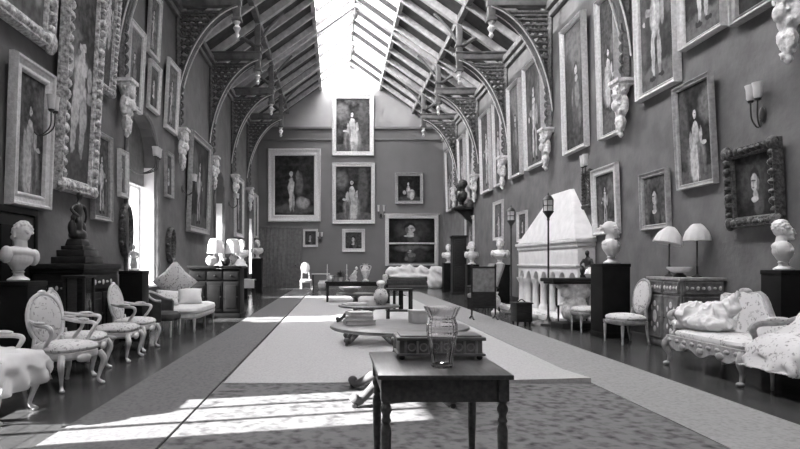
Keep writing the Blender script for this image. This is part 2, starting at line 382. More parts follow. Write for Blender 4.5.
def dup(o, label, loc, rz=None, group=None):
    c = copy_tree(o); c.location = loc
    if rz is not None: c.rotation_euler = (c.rotation_euler[0], c.rotation_euler[1], rz)
    c['label'] = label
    if group: c['group'] = group
    return c
def Rz(a): return Matrix.Rotation(a, 3, 'Z')
def Rx(a): return Matrix.Rotation(a, 3, 'X')
def Ry(a): return Matrix.Rotation(a, 3, 'Y')
# ================================================================= THE SHELL
b = MB(); b.box(((XL + XR) / 2, (YN + YF) / 2, -0.06), (XR - XL + 1.2, YF - YN + 1, 0.12)); tag(b.build('floor', 'floor'), kind='structure')
def arch_pts(y0, y1, zs, za, n=14):
    c, r = (y0 + y1) / 2, (y1 - y0) / 2
    return [(c - r * math.cos(PI * k / n), zs + (za - zs) * math.sin(PI * k / n) ** 0.85) for k in range(n + 1)]
SILL, SPRING, APEX, WT = 0.75, 3.55, 4.6, 0.5
wl = struct('wall_left'); wl.location = (0, 0, 0)
b = MB(); y = YN
for (a0, a1) in WINS:
    b.prism([(y, 0), (a0, 0), (a0, EAVE), (y, EAVE)], 'yz', XL - WT, XL)
    b.prism([(a0, 0), (a1, 0), (a1, SILL), (a0, SILL)], 'yz', XL - WT, XL)
    ap = arch_pts(a0, a1, SPRING, APEX)
    for k in range(len(ap) - 1):
        p, q = ap[k], ap[k + 1]
        b.prism([p, q, (q[0], EAVE), (p[0], EAVE)], 'yz', XL - WT, XL)
    y = a1
b.prism([(y, 0), (YF, 0), (YF, EAVE), (y, EAVE)], 'yz', XL - WT, XL)
b.build('plain_face', 'wall', wl, smooth=False)
b = MB(); b.box((XR + 0.15, (YN + YF) / 2, EAVE / 2), (0.3, YF - YN, EAVE)); tag(b.build('wall_right', 'wall', smooth=False), kind='structure')
wf = struct('wall_far')
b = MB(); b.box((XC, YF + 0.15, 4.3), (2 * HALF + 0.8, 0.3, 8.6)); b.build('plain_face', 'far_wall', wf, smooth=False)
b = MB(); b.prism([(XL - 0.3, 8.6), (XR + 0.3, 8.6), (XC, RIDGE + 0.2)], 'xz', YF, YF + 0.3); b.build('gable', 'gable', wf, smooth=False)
wn = struct('wall_near')
b = MB(); b.prism([(XL - 0.4, 0), (XR + 0.3, 0), (XR + 0.3, EAVE), (XC, RIDGE + 0.2), (XL - 0.4, EAVE)], 'xz', YN - 0.3, YN); b.build('plain_face', 'wall', wn, smooth=False)
# cornice rails on the end wall, wall plates, skirtings
b = MB()
for q0, q1 in ((XL, -0.32), (2.02, XR)): b.box(((q0 + q1) / 2, YF - 0.06, 8.6), (q1 - q0, 0.12, 0.14), 0.02); b.box(((q0 + q1) / 2, YF - 0.04, 7.98), (q1 - q0, 0.08, 0.1), 0.02)
tag(b.build('trim_1', 'far_wall'), kind='structure')
for i, (x, s) in enumerate(((XL, 1), (XR, -1))):
    b = MB(); b.box((x + s * 0.09, (YN + YF) / 2, EAVE - 0.28), (0.18, YF - YN, 0.2), 0.03); b.box((x + s * 0.05, (YN + YF) / 2, EAVE - 0.5), (0.1, YF - YN, 0.14), 0.02)
    tag(b.build('trim_%d' % (i + 2), 'truss'), kind='structure')
    b = MB(); y = YN
    b.box((x + s * 0.02, (YN + YF) / 2, 0.11), (0.04, YF - YN, 0.22), 0.01)
    tag(b.build('baseboard_' + ('left', 'right')[i], 'dark_wood'), kind='structure')
# window openings: whitewashed reveal, dark tympanum, frame with two mullions, glass
for i, (a0, a1) in enumerate(WINS):
    w = struct('window_%d' % (i + 1))
    ap = arch_pts(a0, a1, SPRING, APEX)
    b = MB(); t = 0.02
    b.box((XL - WT / 2 - 0.02, a0 + t / 2, (SILL + SPRING) / 2), (WT - 0.05, t, SPRING - SILL)); b.box((XL - WT / 2 - 0.02, a1 - t / 2, (SILL + SPRING) / 2), (WT - 0.05, t, SPRING - SILL))
    b.build('reveal', 'reveal', w, smooth=False)
    b = MB(); b.box((XL - WT / 2 + 0.05, (a0 + a1) / 2, SILL + 0.02), (WT, a1 - a0 + 0.1, 0.05), 0.01); b.build('window_sill', 'reveal', w)
    b = MB()
    for k in range(len(ap) - 1):
        p, q = ap[k], ap[k + 1]
        b.prism([(p[0], 3.1), (q[0], 3.1), q, p], 'yz', XL - 0.34, XL - 0.28)
    b.build('tympanum', 'mid_wood', w, smooth=False)
    b = MB()
    for yy in (a0 + 0.05, a0 + (a1 - a0) / 3, a0 + 2 * (a1 - a0) / 3, a1 - 0.05): b.box((XL - 0.42, yy, (SILL + 3.1) / 2), (0.08, 0.055, 3.1 - SILL), 0.01)
    for zz in (SILL + 0.08, 3.08): b.box((XL - 0.42, (a0 + a1) / 2, zz), (0.08, a1 - a0, 0.08), 0.01)
    b.build('window_frame', 'painted', w)
    b = MB(); b.box((XL - 0.42, (a0 + a1) / 2, (SILL + 3.1) / 2), (0.008, a1 - a0 - 0.08, 3.1 - SILL - 0.1)); b.build('pane', 'pane', w, smooth=False)
    # moulded architrave round the opening on the room side
    b = MB(); pts = [(XL + 0.03, a0 - 0.04, SILL)] + [(XL + 0.03, p[0] + (p[0] - (a0 + a1) / 2) * 0.05, p[1] + 0.04) for p in ap] + [(XL + 0.03, a1 + 0.04, SILL)]
    b.tube(pts, 0.05, 6, smooth=0); b.build('architrave', 'truss', w)
# door in the end wall, low dark door in the left wall
d = struct('door_1')
b = MB(); x0, x1, zt = -4.1, -2.05, 3.15
n = 9
for k in range(n):
    b.box((x0 + (k + 0.5) * (x1 - x0) / n, YF - 0.05, zt / 2), ((x1 - x0) / n - 0.015, 0.06, zt), 0.012)
b.build('door_leaf', 'mid_wood', d)
b = MB()
for xx in (x0 - 0.06, x1 + 0.06): b.box((xx, YF - 0.06, zt / 2), (0.12, 0.12, zt), 0.02)
b.box(((x0 + x1) / 2, YF - 0.06, zt + 0.07), (x1 - x0 + 0.34, 0.14, 0.14), 0.02); b.build('door_frame', 'mid_wood', d)
b = MB(); b.ell((x1 - 0.2, YF - 0.12, 1.15), (0.04, 0.04, 0.04)); b.build('door_handle', 'bronze', d)
d = struct('door_2')
b = MB(); b.box((XL + 0.03, 7.45, 0.97), (0.06, 1.9, 1.94), 0.01)
for yy in (7.0, 7.9):
    for zz, h in ((0.5, 0.7), (1.4, 0.8)): b.box((XL + 0.065, yy, zz), (0.02, 0.7, h), 0.008)
b.build('door_leaf', 'black', d)
b = MB()
for yy in (6.46, 8.44): b.box((XL + 0.04, yy, 0.98), (0.08, 0.09, 1.96), 0.015)
b.box((XL + 0.04, 7.45, 2.0), (0.08, 2.07, 0.09), 0.015); b.build('door_frame', 'black', d)
b = MB(); b.ell((XL + 0.1, 6.65, 1.0), (0.035, 0.035, 0.035)); b.build('door_handle', 'bronze', d)

# ---------------------------------------------------------------- the roof
def roof_z(o): return RIDGE - SLOPE * o
NRM = math.hypot(1, SLOPE)
ceil = struct('ceiling')
for s in (-1, 1):
    b = MB(); o0, o1 = SKY, HALF + 0.35
    b.prism([(XC + s * o0, roof_z(o0)), (XC + s * o1, roof_z(o1)), (XC + s * o1, roof_z(o1) + 0.12), (XC + s * o0, roof_z(o0) + 0.12)], 'xz', YN - 0.3, YF + 0.3)
    b.build('roof_slope', 'roof', ceil, smooth=False)
    for (o, w, h) in ((SKY + 0.06, 0.16, 0.22), (3.4, 0.18, 0.24)):
        b = MB(); b.box((XC + s * o, (YN + YF) / 2, roof_z(o) - 0.1), (w, YF - YN, h), 0.02); b.build('purlin', 'rafter' if o < 2 else 'truss', ceil)
rb = MB(); rb.prism([(SKY, roof_z(SKY) - 0.02), (HALF, roof_z(HALF) - 0.02), (HALF, roof_z(HALF) - 0.27), (SKY, roof_z(SKY) - 0.27)], 'xz', -0.055, 0.055)
raf = rb.build('rafter', 'rafter', ceil, smooth=False); raf.location = (XC, YN + 0.5, 0)
y = YN + 0.5; first = True
while y < YF - 0.2:
    for s in (1, -1):
        if first and s == 1: first = False; continue
        if min(abs(y - t) for t in TRUSS) < 0.22: continue
        r2 = raf.copy(); COL.objects.link(r2); r2.location = (XC, y, 0); r2.rotation_euler = (0, 0, 0 if s == 1 else PI); r2.parent = ceil
    y += 1.25
sk = struct('window_5')
for s, mm in ((-1, 'sky_left'), (1, 'sky_right')):
    b = MB(); b.prism([(XC, RIDGE + 0.03), (XC + s * SKY, roof_z(SKY) + 0.03), (XC + s * SKY, roof_z(SKY) + 0.07), (XC, RIDGE + 0.07)], 'xz', YN - 0.3, YF + 0.3)
    b.build('pane', mm, sk, smooth=False)
    b = MB(); y = YN + 0.5
    while y < YF:
        b.prism([(XC, RIDGE), (XC + s * SKY, roof_z(SKY)), (XC + s * SKY, roof_z(SKY) - 0.17), (XC, RIDGE - 0.17)], 'xz', y - 0.045, y + 0.045); y += 1.25
    b.build('glazing_bar', 'bar', sk, smooth=False)
b = MB(); b.box((XC, (YN + YF) / 2, RIDGE - 0.1), (0.08, YF - YN, 0.16)); b.build('ridge_bar', 'bar', sk)

# hammerbeam trusses
HB, ZS, HO = 8.15, 4.9, 3.4
def brace(w):  # height of the arch soffit at distance w from the wall
    a, bb = 2.0, 3.3
    return ZS + bb * math.sqrt(max(0, 1 - (1 - w / a) ** 2))
def make_truss():
    t = struct('roof_truss')
    for s in (-1, 1):
        X = lambda w: s * (HALF - w)
        ws = [0.02 + 1.62 * (k / 16) ** 1.6 for k in range(17)]
        # moulded arch rib
        b = MB()
        for dy, rr in ((-0.12, 0.035), (0.12, 0.035), (0, 0.05)): b.tube([(X(w), dy, brace(w) - 0.0) for w in ws], rr, 8, smooth=0)
        b.build('arch_rib', 'truss', t)
        b = MB()
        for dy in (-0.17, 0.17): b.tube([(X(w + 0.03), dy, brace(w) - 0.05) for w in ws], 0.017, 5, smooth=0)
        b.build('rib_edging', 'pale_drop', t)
        # pierced tracery between the rib and the wall
        b = MB()
        for k in range(1, len(ws)):
            w = ws[k]
            z = brace(w)
            if z < HB - 0.1: b.box(((X(0) + X(w)) / 2, 0, z), (abs(w) + 0.02, 0.12, 0.05))
        z = ZS + 0.2
        while z < HB - 0.25:
            w = 2.0 * (1 - math.sqrt(max(0, 1 - ((z - ZS) / 3.3) ** 2)))
            c = 0.11
            q = 0.1
            while q < w - 0.06 or q < 0.11:
                b.torus((X(q), 0, z), 0.085, 0.032, 10, 5)
                q += 0.22
                if q > 1.7: break
            z += 0.21
        b.tube([(X(0.05), 0, ZS), (X(0.05), 0, HB)], 0.09, 6, smooth=0)
        b.build('tracery', 'carved', t)
        b = MB(); b.box((X(0.85), 0, HB + 0.1), (1.8, 0.22, 0.2), 0.03); b.box((X(0.85), 0, HB + 0.23), (1.85, 0.27, 0.06), 0.02); b.build('hammer_beam', 'truss', t)
        b = MB(); b.box((s * HO, 0, (7.75 + 9.7) / 2), (0.2, 0.2, 9.7 - 7.75), 0.025); b.box((s * HO, 0, 8.62), (0.28, 0.28, 0.08), 0.02); b.box((s * HO, 0, 7.8), (0.27, 0.27, 0.09), 0.02)
        b.build('hammer_post', 'truss', t)
        b = MB(); b.lathe([(0.0, 7.3), (0.04, 7.33), (0.07, 7.39), (0.04, 7.45), (0.06, 7.5), (0.11, 7.58), (0.05, 7.66), (0.1, 7.75)], (s * HO, 0, 0), 10); b.build('pendant', 'pale_drop', t)
        # principal rafter and upper brace
        b = MB(); o0, o1 = 0.0, HALF
        b.prism([(s * o0, roof_z(o0) - 0.02), (s * o1, roof_z(o1) - 0.02), (s * o1, roof_z(o1) - 0.3), (s * o0, roof_z(o0) - 0.3)], 'xz', -0.1, 0.1); b.build('principal_rafter', 'rafter', t, smooth=False)
        b = MB(); b.tube([(s * (HO - 0.08), 0, 8.75), (s * (HO - 0.35), 0, 9.2), (s * (HO - 0.85), 0, 9.72)], 0.045, 6); b.build('upper_brace', 'truss', t)
        b = MB(); b.tube([(s * (HO + 0.1), 0, 8.6), (s * (HO + 0.45), 0, 8.85), (s * (HO + 0.8), 0, 8.95)], 0.07, 6); b.tube([(X(0.1), 0, HB + 0.2), (s * (HO + 0.1), 0, 9.25)], 0.06, 6); b.build('side_strut', 'truss', t)
    b = MB(); b.lathe([(0.02, 11.2), (0.09, 11.28), (0.13, 11.4), (0.07, 11.5), (0.1, 11.6), (0.06, 11.75)], n=10); b.build('ridge_boss', 'mid_wood', t)
    return t
tr = make_truss(); tr.location = (XC, TRUSS[0], 0)
for y in TRUSS[1:]:
    t2 = copy_tree(tr); t2.location = (XC, y, 0)

# carved corbels the ribs spring from
def make_corbel(label):
    t = thing('corbel', label, 'corbel'); t.scale = (0.88, 0.8, 0.85)
    b = MB(); b.box((0, -0.21, 1.28), (0.5, 0.42, 0.09), 0.02); b.box((0, -0.18, 1.2), (0.42, 0.36, 0.08), 0.02); b.build('abacus', 'plaster', t)
    b = MB(); b.lathe([(0.03, 0.0), (0.07, 0.05), (0.05, 0.12), (0.11, 0.22), (0.14, 0.36), (0.1, 0.46), (0.16, 0.6), (0.17, 0.8), (0.12, 0.92), (0.2, 1.05), (0.23, 1.17)], (0, -0.205, 0), 12, 1, 0.85)
    b.ell((0, -0.33, 0.98), (0.085, 0.09, 0.11)); b.ell((0, -0.42, 0.97), (0.02, 0.03, 0.03), 8); b.ell((0, -0.34, 0.74), (0.12, 0.09, 0.13))
    rr = random.Random(2)
    for k in range(46):
        z = rr.uniform(0.1, 1.15); a = rr.uniform(-1.5, 1.5); r = 0.09 + 0.13 * z
        b.ell((r * math.sin(a), -0.2 - r * 0.85 * math.cos(a), z), (rr.uniform(0.02, 0.045), 0.03, rr.uniform(0.03, 0.07)), 8, Ry(rr.uniform(-1, 1)))
    for s in (-1, 1):
        b.ell((s * 0.15, -0.18, 0.72), (0.07, 0.09, 0.22)); b.ell((s * 0.12, -0.2, 1.08), (0.1, 0.1, 0.07)); b.ell((s * 0.08, -0.24, 0.36), (0.06, 0.07, 0.13))
    b.blob(0.014, 1); b.build('carving', 'plaster', t)
    return t
cb = None
RT = {7.42: 'carved pale corbel at the top right corner, over the dark-framed picture', 11.8: 'carved pale corbel on right wall above the portrait behind the woman bust',
      16.05: 'carved pale corbel high on right wall above the fireplace hood', 20.25: 'carved pale corbel on right wall, first one beyond the fireplace', 24.4: 'carved pale corbel on right wall, second one beyond the fireplace', 28.6: 'carved pale corbel on right wall, the one nearest the end wall'}
LT = {11.8: 'carved pale corbel on left wall just before the bright arched window', 16.05: 'carved pale corbel on left wall just past the bright arched window', 20.25: 'carved pale corbel on left wall beyond the big wide portrait',
      24.4: 'carved pale corbel on left wall, second before the end wall', 28.6: 'carved pale corbel on left wall, last before the end wall'}
for y in TRUSS[1:]:
    for side, dct in (('R', RT), ('L', LT)):
        if y not in dct: continue
        loc = (XR - 0.001, y, ZS - 1.13) if side == 'R' else (XL + 0.001, y, ZS - 1.13)
        rz = -PI / 2 if side == 'R' else PI / 2
        if cb is None: cb = make_corbel(dct[y]); cb.location = loc; cb.rotation_euler = (0, 0, rz); cb['group'] = 'carved corbels under the roof ribs'
        else: dup(cb, dct[y], loc, rz, 'carved corbels under the roof ribs')

# ================================================================= PICTURES
rng = random.Random(7)
def picture(side, a0, a1, z0, z1, label, kind='standing', style='gilt', fw=0.14, tilt=0.0, group=None, depth=0.09, bg=(0.02, 0.09), shapes=None):
    """side L/R/F; a0..a1 along the wall"""
    w, h = abs(a1 - a0), z1 - z0
    c = (a0 + a1) / 2
    loc, rz = {'L': ((XL + 0.012, c, z0), PI / 2), 'R': ((XR - 0.012, c, z0), -PI / 2), 'F': ((c, YF - 0.012, z0), 0)}[side]
    t = thing('framed_painting', label, 'painting', loc, rz, group or {'L': 'paintings on the left wall', 'R': 'paintings on the right wall', 'F': 'paintings on the end wall'}[side])
    t.rotation_euler = (math.radians(tilt), 0, rz)
    D = depth
    ornate = style in ('gilt_ornate', 'gilt_dark')
    prof = [(0, 0), (0, D * 0.55), (0.1, D), (0.24, D * 0.95), (0.34, D * 0.72), (0.62, D * 0.6), (0.78, D * 0.72), (0.88, D * 0.66), (1.0, D * 0.3), (1.0, 0)]
    b = MB(); loops = []
    for (f, hh) in prof:
        i = f * fw
        loops.append([b.bm.verts.new(v) for v in ((-w / 2 + i, -hh, i), (w / 2 - i, -hh, i), (w / 2 - i, -hh, h - i), (-w / 2 + i, -hh, h - i))])
    for k in range(len(loops)):
        A, B = loops[k], loops[(k + 1) % len(loops)]
        for q in range(4): b.bm.faces.new([A[q], A[(q + 1) % 4], B[(q + 1) % 4], B[q]])
    if ornate:
        r2 = random.Random(int(a0 * 100))
        step = fw * 0.75
        def lump(x, z, k=1.0):
            b.ell((x, -D * 0.7, z), (fw * 0.36 * k * r2.uniform(0.7, 1.2), D * 0.55, fw * 0.36 * k * r2.uniform(0.7, 1.2)), 8)
        nx, nz = int(w / step), int(h / step)
        for k in range(nx):
            x = -w / 2 + (k + 0.5) * w / nx; lump(x, fw * 0.45); lump(x, h - fw * 0.45)
        for k in range(nz):
            z = (k + 0.5) * h / nz; lump(-w / 2 + fw * 0.45, z); lump(w / 2 - fw * 0.45, z)
        for sx in (-1, 1):
            for zz in (fw * 0.4, h - fw * 0.4): lump(sx * (w / 2 - fw * 0.4), zz, 1.8)
    b.build('frame', style, t)
    b = MB(); i = fw * 0.97
    b.box((0, -D * 0.22, h / 2), (w - 2 * i, D * 0.2, h - 2 * i))
    b.build('canvas', painting_mat(shapes if shapes else art(kind, rng), bg, (w - 2 * i, h - 2 * i)), t, smooth=False)
    return t
# end wall
fx = lambda px: (px - 337) / 600 * YF
fz = lambda py: EYE + (263 - py) / 600 * YF
def fpic(x0, y0, x1, y1, *a, **k): return picture('F', fx(x0), fx(x1), fz(y1), fz(y0), *a, **k)
fpic(268, 149, 321, 222, 'large wide-framed portrait of a pale standing man beside a dog, on the end wall', style='gilt', fw=0.38, depth=0.16, bg=(0.015, 0.05),
     shapes=[(0.5, 0.1, 0.55, 0.09, 0.1, 0.6), (0.7, 0.24, 0.17, 0.1, 0.35, 0.6), (0.62, 0.55, 0.1, 0.2, 0.13, 0.7), (0.42, 0.5, 0.075, 0.17, 0.6, 0.5), (0.4, 0.25, 0.035, 0.17, 0.5, 0.4), (0.47, 0.25, 0.035, 0.16, 0.35, 0.4), (0.42, 0.72, 0.045, 0.05, 0.45, 0.4), (0.58, 0.7, 0.05, 0.08, 0.16, 0.5)])
fpic(332, 95, 374, 156, 'topmost portrait in the centre of the end wall, a lady in pale draped dress', 'lady', 'gilt', 0.24, depth=0.14, bg=(0.02, 0.11))
fpic(332, 163, 375, 224, 'dark central portrait directly under the topmost one on the end wall', 'lady', 'gilt', 0.22, depth=0.14, bg=(0.015, 0.06))
fpic(395, 173, 423, 204, 'smaller portrait of a seated lady, right part of the end wall', 'seated', 'gilt_grey', 0.17, depth=0.12, bg=(0.01, 0.03))
fpic(303, 229, 318, 247, 'tiny square portrait beside the dark end door', 'head', 'gilt', 0.12, bg=(0.03, 0.08))
fpic(342, 229, 365, 252, 'small white-framed portrait head low in the middle of the end wall', 'head', 'gilt', 0.19, bg=(0.04, 0.12))
# the big double panel over the far sofa
t = thing('double_panel_painting', 'tall two-tier dark picture in pale frame behind the far white-draped sofa', 'painting', (fx(411.5), YF - 0.012, 1.15), 0, 'paintings on the end wall')
w, h = fx(438) - fx(385), fz(215) - 1.15
b = MB()
for sx in (-1, 1): b.box((sx * (w / 2 - 0.1), -0.08, h / 2), (0.2, 0.16, h), 0.03)
b.box((0, -0.09, h - 0.1), (w, 0.18, 0.2), 0.03); b.box((0, -0.08, h * 0.44), (w - 0.3, 0.14, 0.09), 0.02); b.box((0, -0.08, 0.06), (w - 0.3, 0.14, 0.1), 0.02)
b.box((0, -0.11, h + 0.03), (w + 0.12, 0.22, 0.06), 0.02); b.build('frame', 'gilt', t)
b = MB(); b.box((0, -0.03, h * 0.7), (w - 0.4, 0.04, h * 0.5)); b.build('upper_canvas', painting_mat(art('head', rng), (0.01, 0.03), (2.4, 2)), t, smooth=False)
b = MB(); b.box((0, -0.03, h * 0.24), (w - 0.4, 0.04, h * 0.36)); b.build('lower_canvas', painting_mat(art('dark', rng), (0.01, 0.035), (2.4, 1.5)), t, smooth=False)
# right wall, lower tier
picture('R', 7.65, 8.67, 1.8, 2.92, 'dark picture in heavily carved dark frame below the two-shaded sconce', 'head', 'gilt_dark', 0.15, depth=0.13, tilt=3, bg=(0.012, 0.045))
picture('R', 9.0, 10.0, 2.5, 4.2, 'tall portrait of a lady in white over the inlaid cabinet, plain pale frame', kind='lady', style='gilt_grey', fw=0.09, tilt=3, bg=(0.012, 0.04))
picture('R', 10.27, 11.2, 1.9, 2.95, 'small portrait with pale mount directly above the lampshades of the inlaid cabinet', 'head', 'gilt_grey', 0.1, tilt=2, bg=(0.08, 0.2))
picture('R', 12.1, 13.3, 1.9, 3.35, 'upright portrait in pale frame behind the white bust with hair bun', 'standing', 'gilt', 0.17, tilt=2, bg=(0.03, 0.1))
picture('R', 13.42, 13.86, 2.55, 3.4, 'narrow dark picture squeezed beside the white fireplace hood', 'dark', 'gilt_dark', 0.09, tilt=1, bg=(0.02, 0.1))
picture('R', 18.0, 18.9, 1.95, 2.9, 'small lower-tier portrait first beyond the fireplace on right wall', 'head', 'gilt', 0.1, bg=(0.06, 0.2))
picture('R', 20.6, 21.8, 2.1, 3.5, 'second lower-tier portrait beyond the fireplace on right wall', 'lady', 'gilt', 0.12, bg=(0.06, 0.2))
picture('R', 25.0, 26.6, 1.9, 3.3, 'last lower-tier portrait on right wall near the far sofa', 'lady', 'gilt', 0.14, bg=(0.06, 0.2))
# right wall, upper tier, leaning into the room
U = [(7.7, 8.76, 4.68, 7.0, 'dark leaning portrait at the top right corner, cut by the top edge', 'dark', 'gilt_grey', 0.16),
     (8.92, 10.05, 4.77, 7.3, 'leaning portrait of a figure in white, second upper-tier picture from the right', 'standing', 'gilt', 0.13),
     (10.15, 11.5, 4.32, 7.2, 'large leaning portrait with pale head at top, widest upper-tier picture on right wall', 'standing', 'gilt', 0.17),
     (12.07, 13.15, 3.92, 6.9, 'leaning full-length portrait just left of the carved corbel, upper tier', 'lady', 'gilt', 0.13),
     (13.85, 15.2, 3.96, 7.05, 'leaning tall dark portrait high above the fireplace hood', 'dark', 'gilt', 0.15),
     (16.7, 18.3, 4.05, 7.1, 'leaning tall portrait next past the corbel over the fireplace', 'standing', 'gilt', 0.14),
     (18.75, 20.0, 4.03, 7.0, 'leaning narrow portrait, sixth upper-tier picture toward the end wall', 'dark', 'gilt', 0.14),
     (20.6, 21.9, 4.0, 7.0, 'leaning pale portrait, seventh upper-tier picture toward the end wall', 'lady', 'gilt', 0.14),
     (22.5, 23.9, 3.98, 7.0, 'leaning pale portrait, eighth upper-tier picture toward the end wall', 'standing', 'gilt', 0.15),
     (24.9, 26.2, 3.95, 7.0, 'leaning pale portrait, ninth upper-tier picture toward the end wall', 'lady', 'gilt', 0.15),
     (26.9, 28.2, 3.95, 7.0, 'leaning portrait, last but one of the upper tier before the end wall', 'standing', 'gilt', 0.15),
     (29.2, 31.4, 3.9, 7.0, 'leaning portrait, upper tier of right wall against the end wall', 'group', 'gilt', 0.16)]
for k, (a, c, z0, z1, lab, kind, st, fw) in enumerate(U):
    lo_ = max(q for q in TRUSS if q < (a + c) / 2) + 0.25; hi_ = min([q for q in TRUSS if q > (a + c) / 2] + [YF + 0.2]) - 0.25
    picture('R', max(a * 0.982, lo_), min(c * 0.982, hi_), z0, z1, lab, kind, st, fw * 0.72, tilt=1.6, depth=0.14, bg=(0.03, 0.1) if k > 2 else (0.018, 0.06))
# left wall
picture('L', 7.72, 8.8, 2.06, 4.05, 'pale broad-framed portrait low above the leftmost white bust', 'lady', 'gilt', 0.2, depth=0.12, tilt=2, bg=(0.03, 0.12))
picture('L', 9.0, 10.38, 2.42, 6.0, 'very tall carved-gilt picture of a pale nude figure, left wall', 'nude', 'gilt_ornate', 0.22, depth=0.15, tilt=3, bg=(0.03, 0.12))
picture('L', 7.0, 8.84, 4.42, 7.2, 'carved-gilt picture cut by the top left corner', 'group', 'gilt_ornate', 0.24, depth=0.15, tilt=4, bg=(0.08, 0.26))
picture('L', 10.55, 11.3, 4.42, 7.2, 'pale picture high up just left of the first left-wall corbel', 'nude', 'gilt_ornate', 0.14, depth=0.12, tilt=4, bg=(0.1, 0.3))
picture('L', 10.42, 11.27, 2.06, 3.65, 'upright dim portrait under the first left-wall corbel, behind the bronze', 'standing', 'gilt_grey', 0.09, bg=(0.04, 0.12))
picture('L', 12.05, 12.98, 4.5, 6.25, 'upright pale portrait directly over the arched window', 'dark', 'gilt', 0.13, bg=(0.12, 0.26), tilt=3)
picture('L', 13.45, 14.25, 6.05, 7.5, 'small topmost portrait of the left wall, above another small one', 'standing', 'gilt', 0.11, bg=(0.08, 0.2), tilt=3)
picture('L', 13.45, 14.25, 4.8, 5.9, 'small portrait high on left wall hung under the topmost one', 'head', 'gilt', 0.11, bg=(0.08, 0.2), tilt=3)
picture('L', 14.8, 15.85, 4.65, 6.4, 'pale-framed upright portrait high on left wall beside the roof rib', 'standing', 'gilt', 0.13, bg=(0.08, 0.2), tilt=3)
picture('L', 11.68, 12.14, 2.6, 3.54, 'narrow pale-framed picture at the near side of the arched window', 'dark', 'gilt', 0.1, bg=(0.1, 0.22))
picture('L', 14.85, 15.5, 2.95, 4.1, 'narrow small picture just past the arched window', 'head', 'gilt_grey', 0.09, bg=(0.05, 0.15))
picture('L', 17.0, 19.6, 2.2, 5.1, 'big wide dark portrait in broad dulled frame over the lamp cabinet, left wall', 'standing', 'gilt_grey', 0.2, depth=0.14, tilt=2, bg=(0.02, 0.07))
picture('L', 24.9, 27.0, 2.4, 5.0, 'large portrait on the far left wall between the two farthest windows', 'standing', 'gilt', 0.2, depth=0.12, bg=(0.05, 0.15))
picture('L', 30.9, 32.1, 2.6, 4.9, 'upright picture at the far left corner by the end door', 'dark', 'gilt', 0.14, bg=(0.06, 0.18))
# oval mirrors on the left wall piers
def oval(y, z, rx, rz_, label):
    t = thing('oval_mirror', label, 'mirror', (XL + 0.01, y, z), PI / 2, 'oval mirrors on the left wall')
    b = MB(); b.torus((0, -0.04, 0), 1, 0.09, 26, 8, sx=rx, sz=rz_); 
    for k in range(12):
        a = 2 * PI * k / 12; b.ell((rx * 1.02 * math.cos(a), -0.05, rz_ * 1.02 * math.sin(a)), (0.05, 0.05, 0.05), 8)
    b.build('frame', 'gilt_dark', t)
    b = MB(); b.ell((0, -0.02, 0), (rx * 0.95, 0.02, rz_ * 0.95), 24); b.build('mirror_glass', 'mirror', t)
oval(12.05, 1.95, 0.24, 0.5, 'dark oval mirror on the pier before the bright arched window')
oval(15.3, 1.75, 0.24, 0.42, 'dark oval mirror on left wall above the white daybed')
# ================================================================= FLOOR COVERINGS
def rug(name, label, x0, x1, y0, y1, m, z=0.012, curl=None, group=None):
    b = MB(); nx, ny = 6, max(6, int((y1 - y0) * 2))
    top = [[None] * (ny + 1) for _ in range(nx + 1)]
    r2 = random.Random(int(x0 * 10 + y1))
    for i in range(nx + 1):
        for k in range(ny + 1):
            x = x0 + (x1 - x0) * i / nx; y = y0 + (y1 - y0) * k / ny
            zz = z + (0.003 * r2.random())
            if curl and k < 2 and i > nx - 3: zz += curl * (2 - k) * (i - nx + 3) / 6
            if k == 0: y += r2.uniform(-0.015, 0.015)
            top[i][k] = b.bm.verts.new((x, y, zz))
    for i in range(nx):
        for k in range(ny): b.bm.faces.new([top[i][k], top[i + 1][k], top[i + 1][k + 1], top[i][k + 1]])
    bnd = [top[i][0] for i in range(nx + 1)] + [top[nx][k] for k in range(1, ny + 1)] + [top[i][ny] for i in range(nx - 1, -1, -1)] + [top[0][k] for k in range(ny - 1, 0, -1)]
    low = [b.bm.verts.new((v.co.x, v.co.y, 0.001)) for v in bnd]
    n = len(bnd)
    for k in range(n): b.bm.faces.new([bnd[(k + 1) % n], bnd[k], low[k], low[(k + 1) % n]])
    return tag(b.build(name, m), label, 'rug', group)
rug('carpet', 'dark patterned carpet in the foreground under the plain table', -1.24, 2.73, YN + 0.4, 6.55, 'carpet', 0.006)
rug('drugget', 'pale drugget with a lifted corner under the round table, just beyond the dark carpet', -1.22, 2.735, 6.45, 8.97, 'drugget', 0.012, curl=0.05)
rug('drugget', 'long pale drugget down the middle of the hall beyond the first seam', -1.22, 2.735, 8.985, 23.5, 'drugget', 0.006)
rug('runner', 'grey runner strip along the left side of the carpet', -2.13, -1.26, YN + 0.4, 29.5, 'runner_grey', 0.01)
rug('runner', 'pale runner strip along the right side, in front of the sofa and chairs', 2.74, 3.68, YN + 0.4, 27.0, 'runner_pale', 0.01)

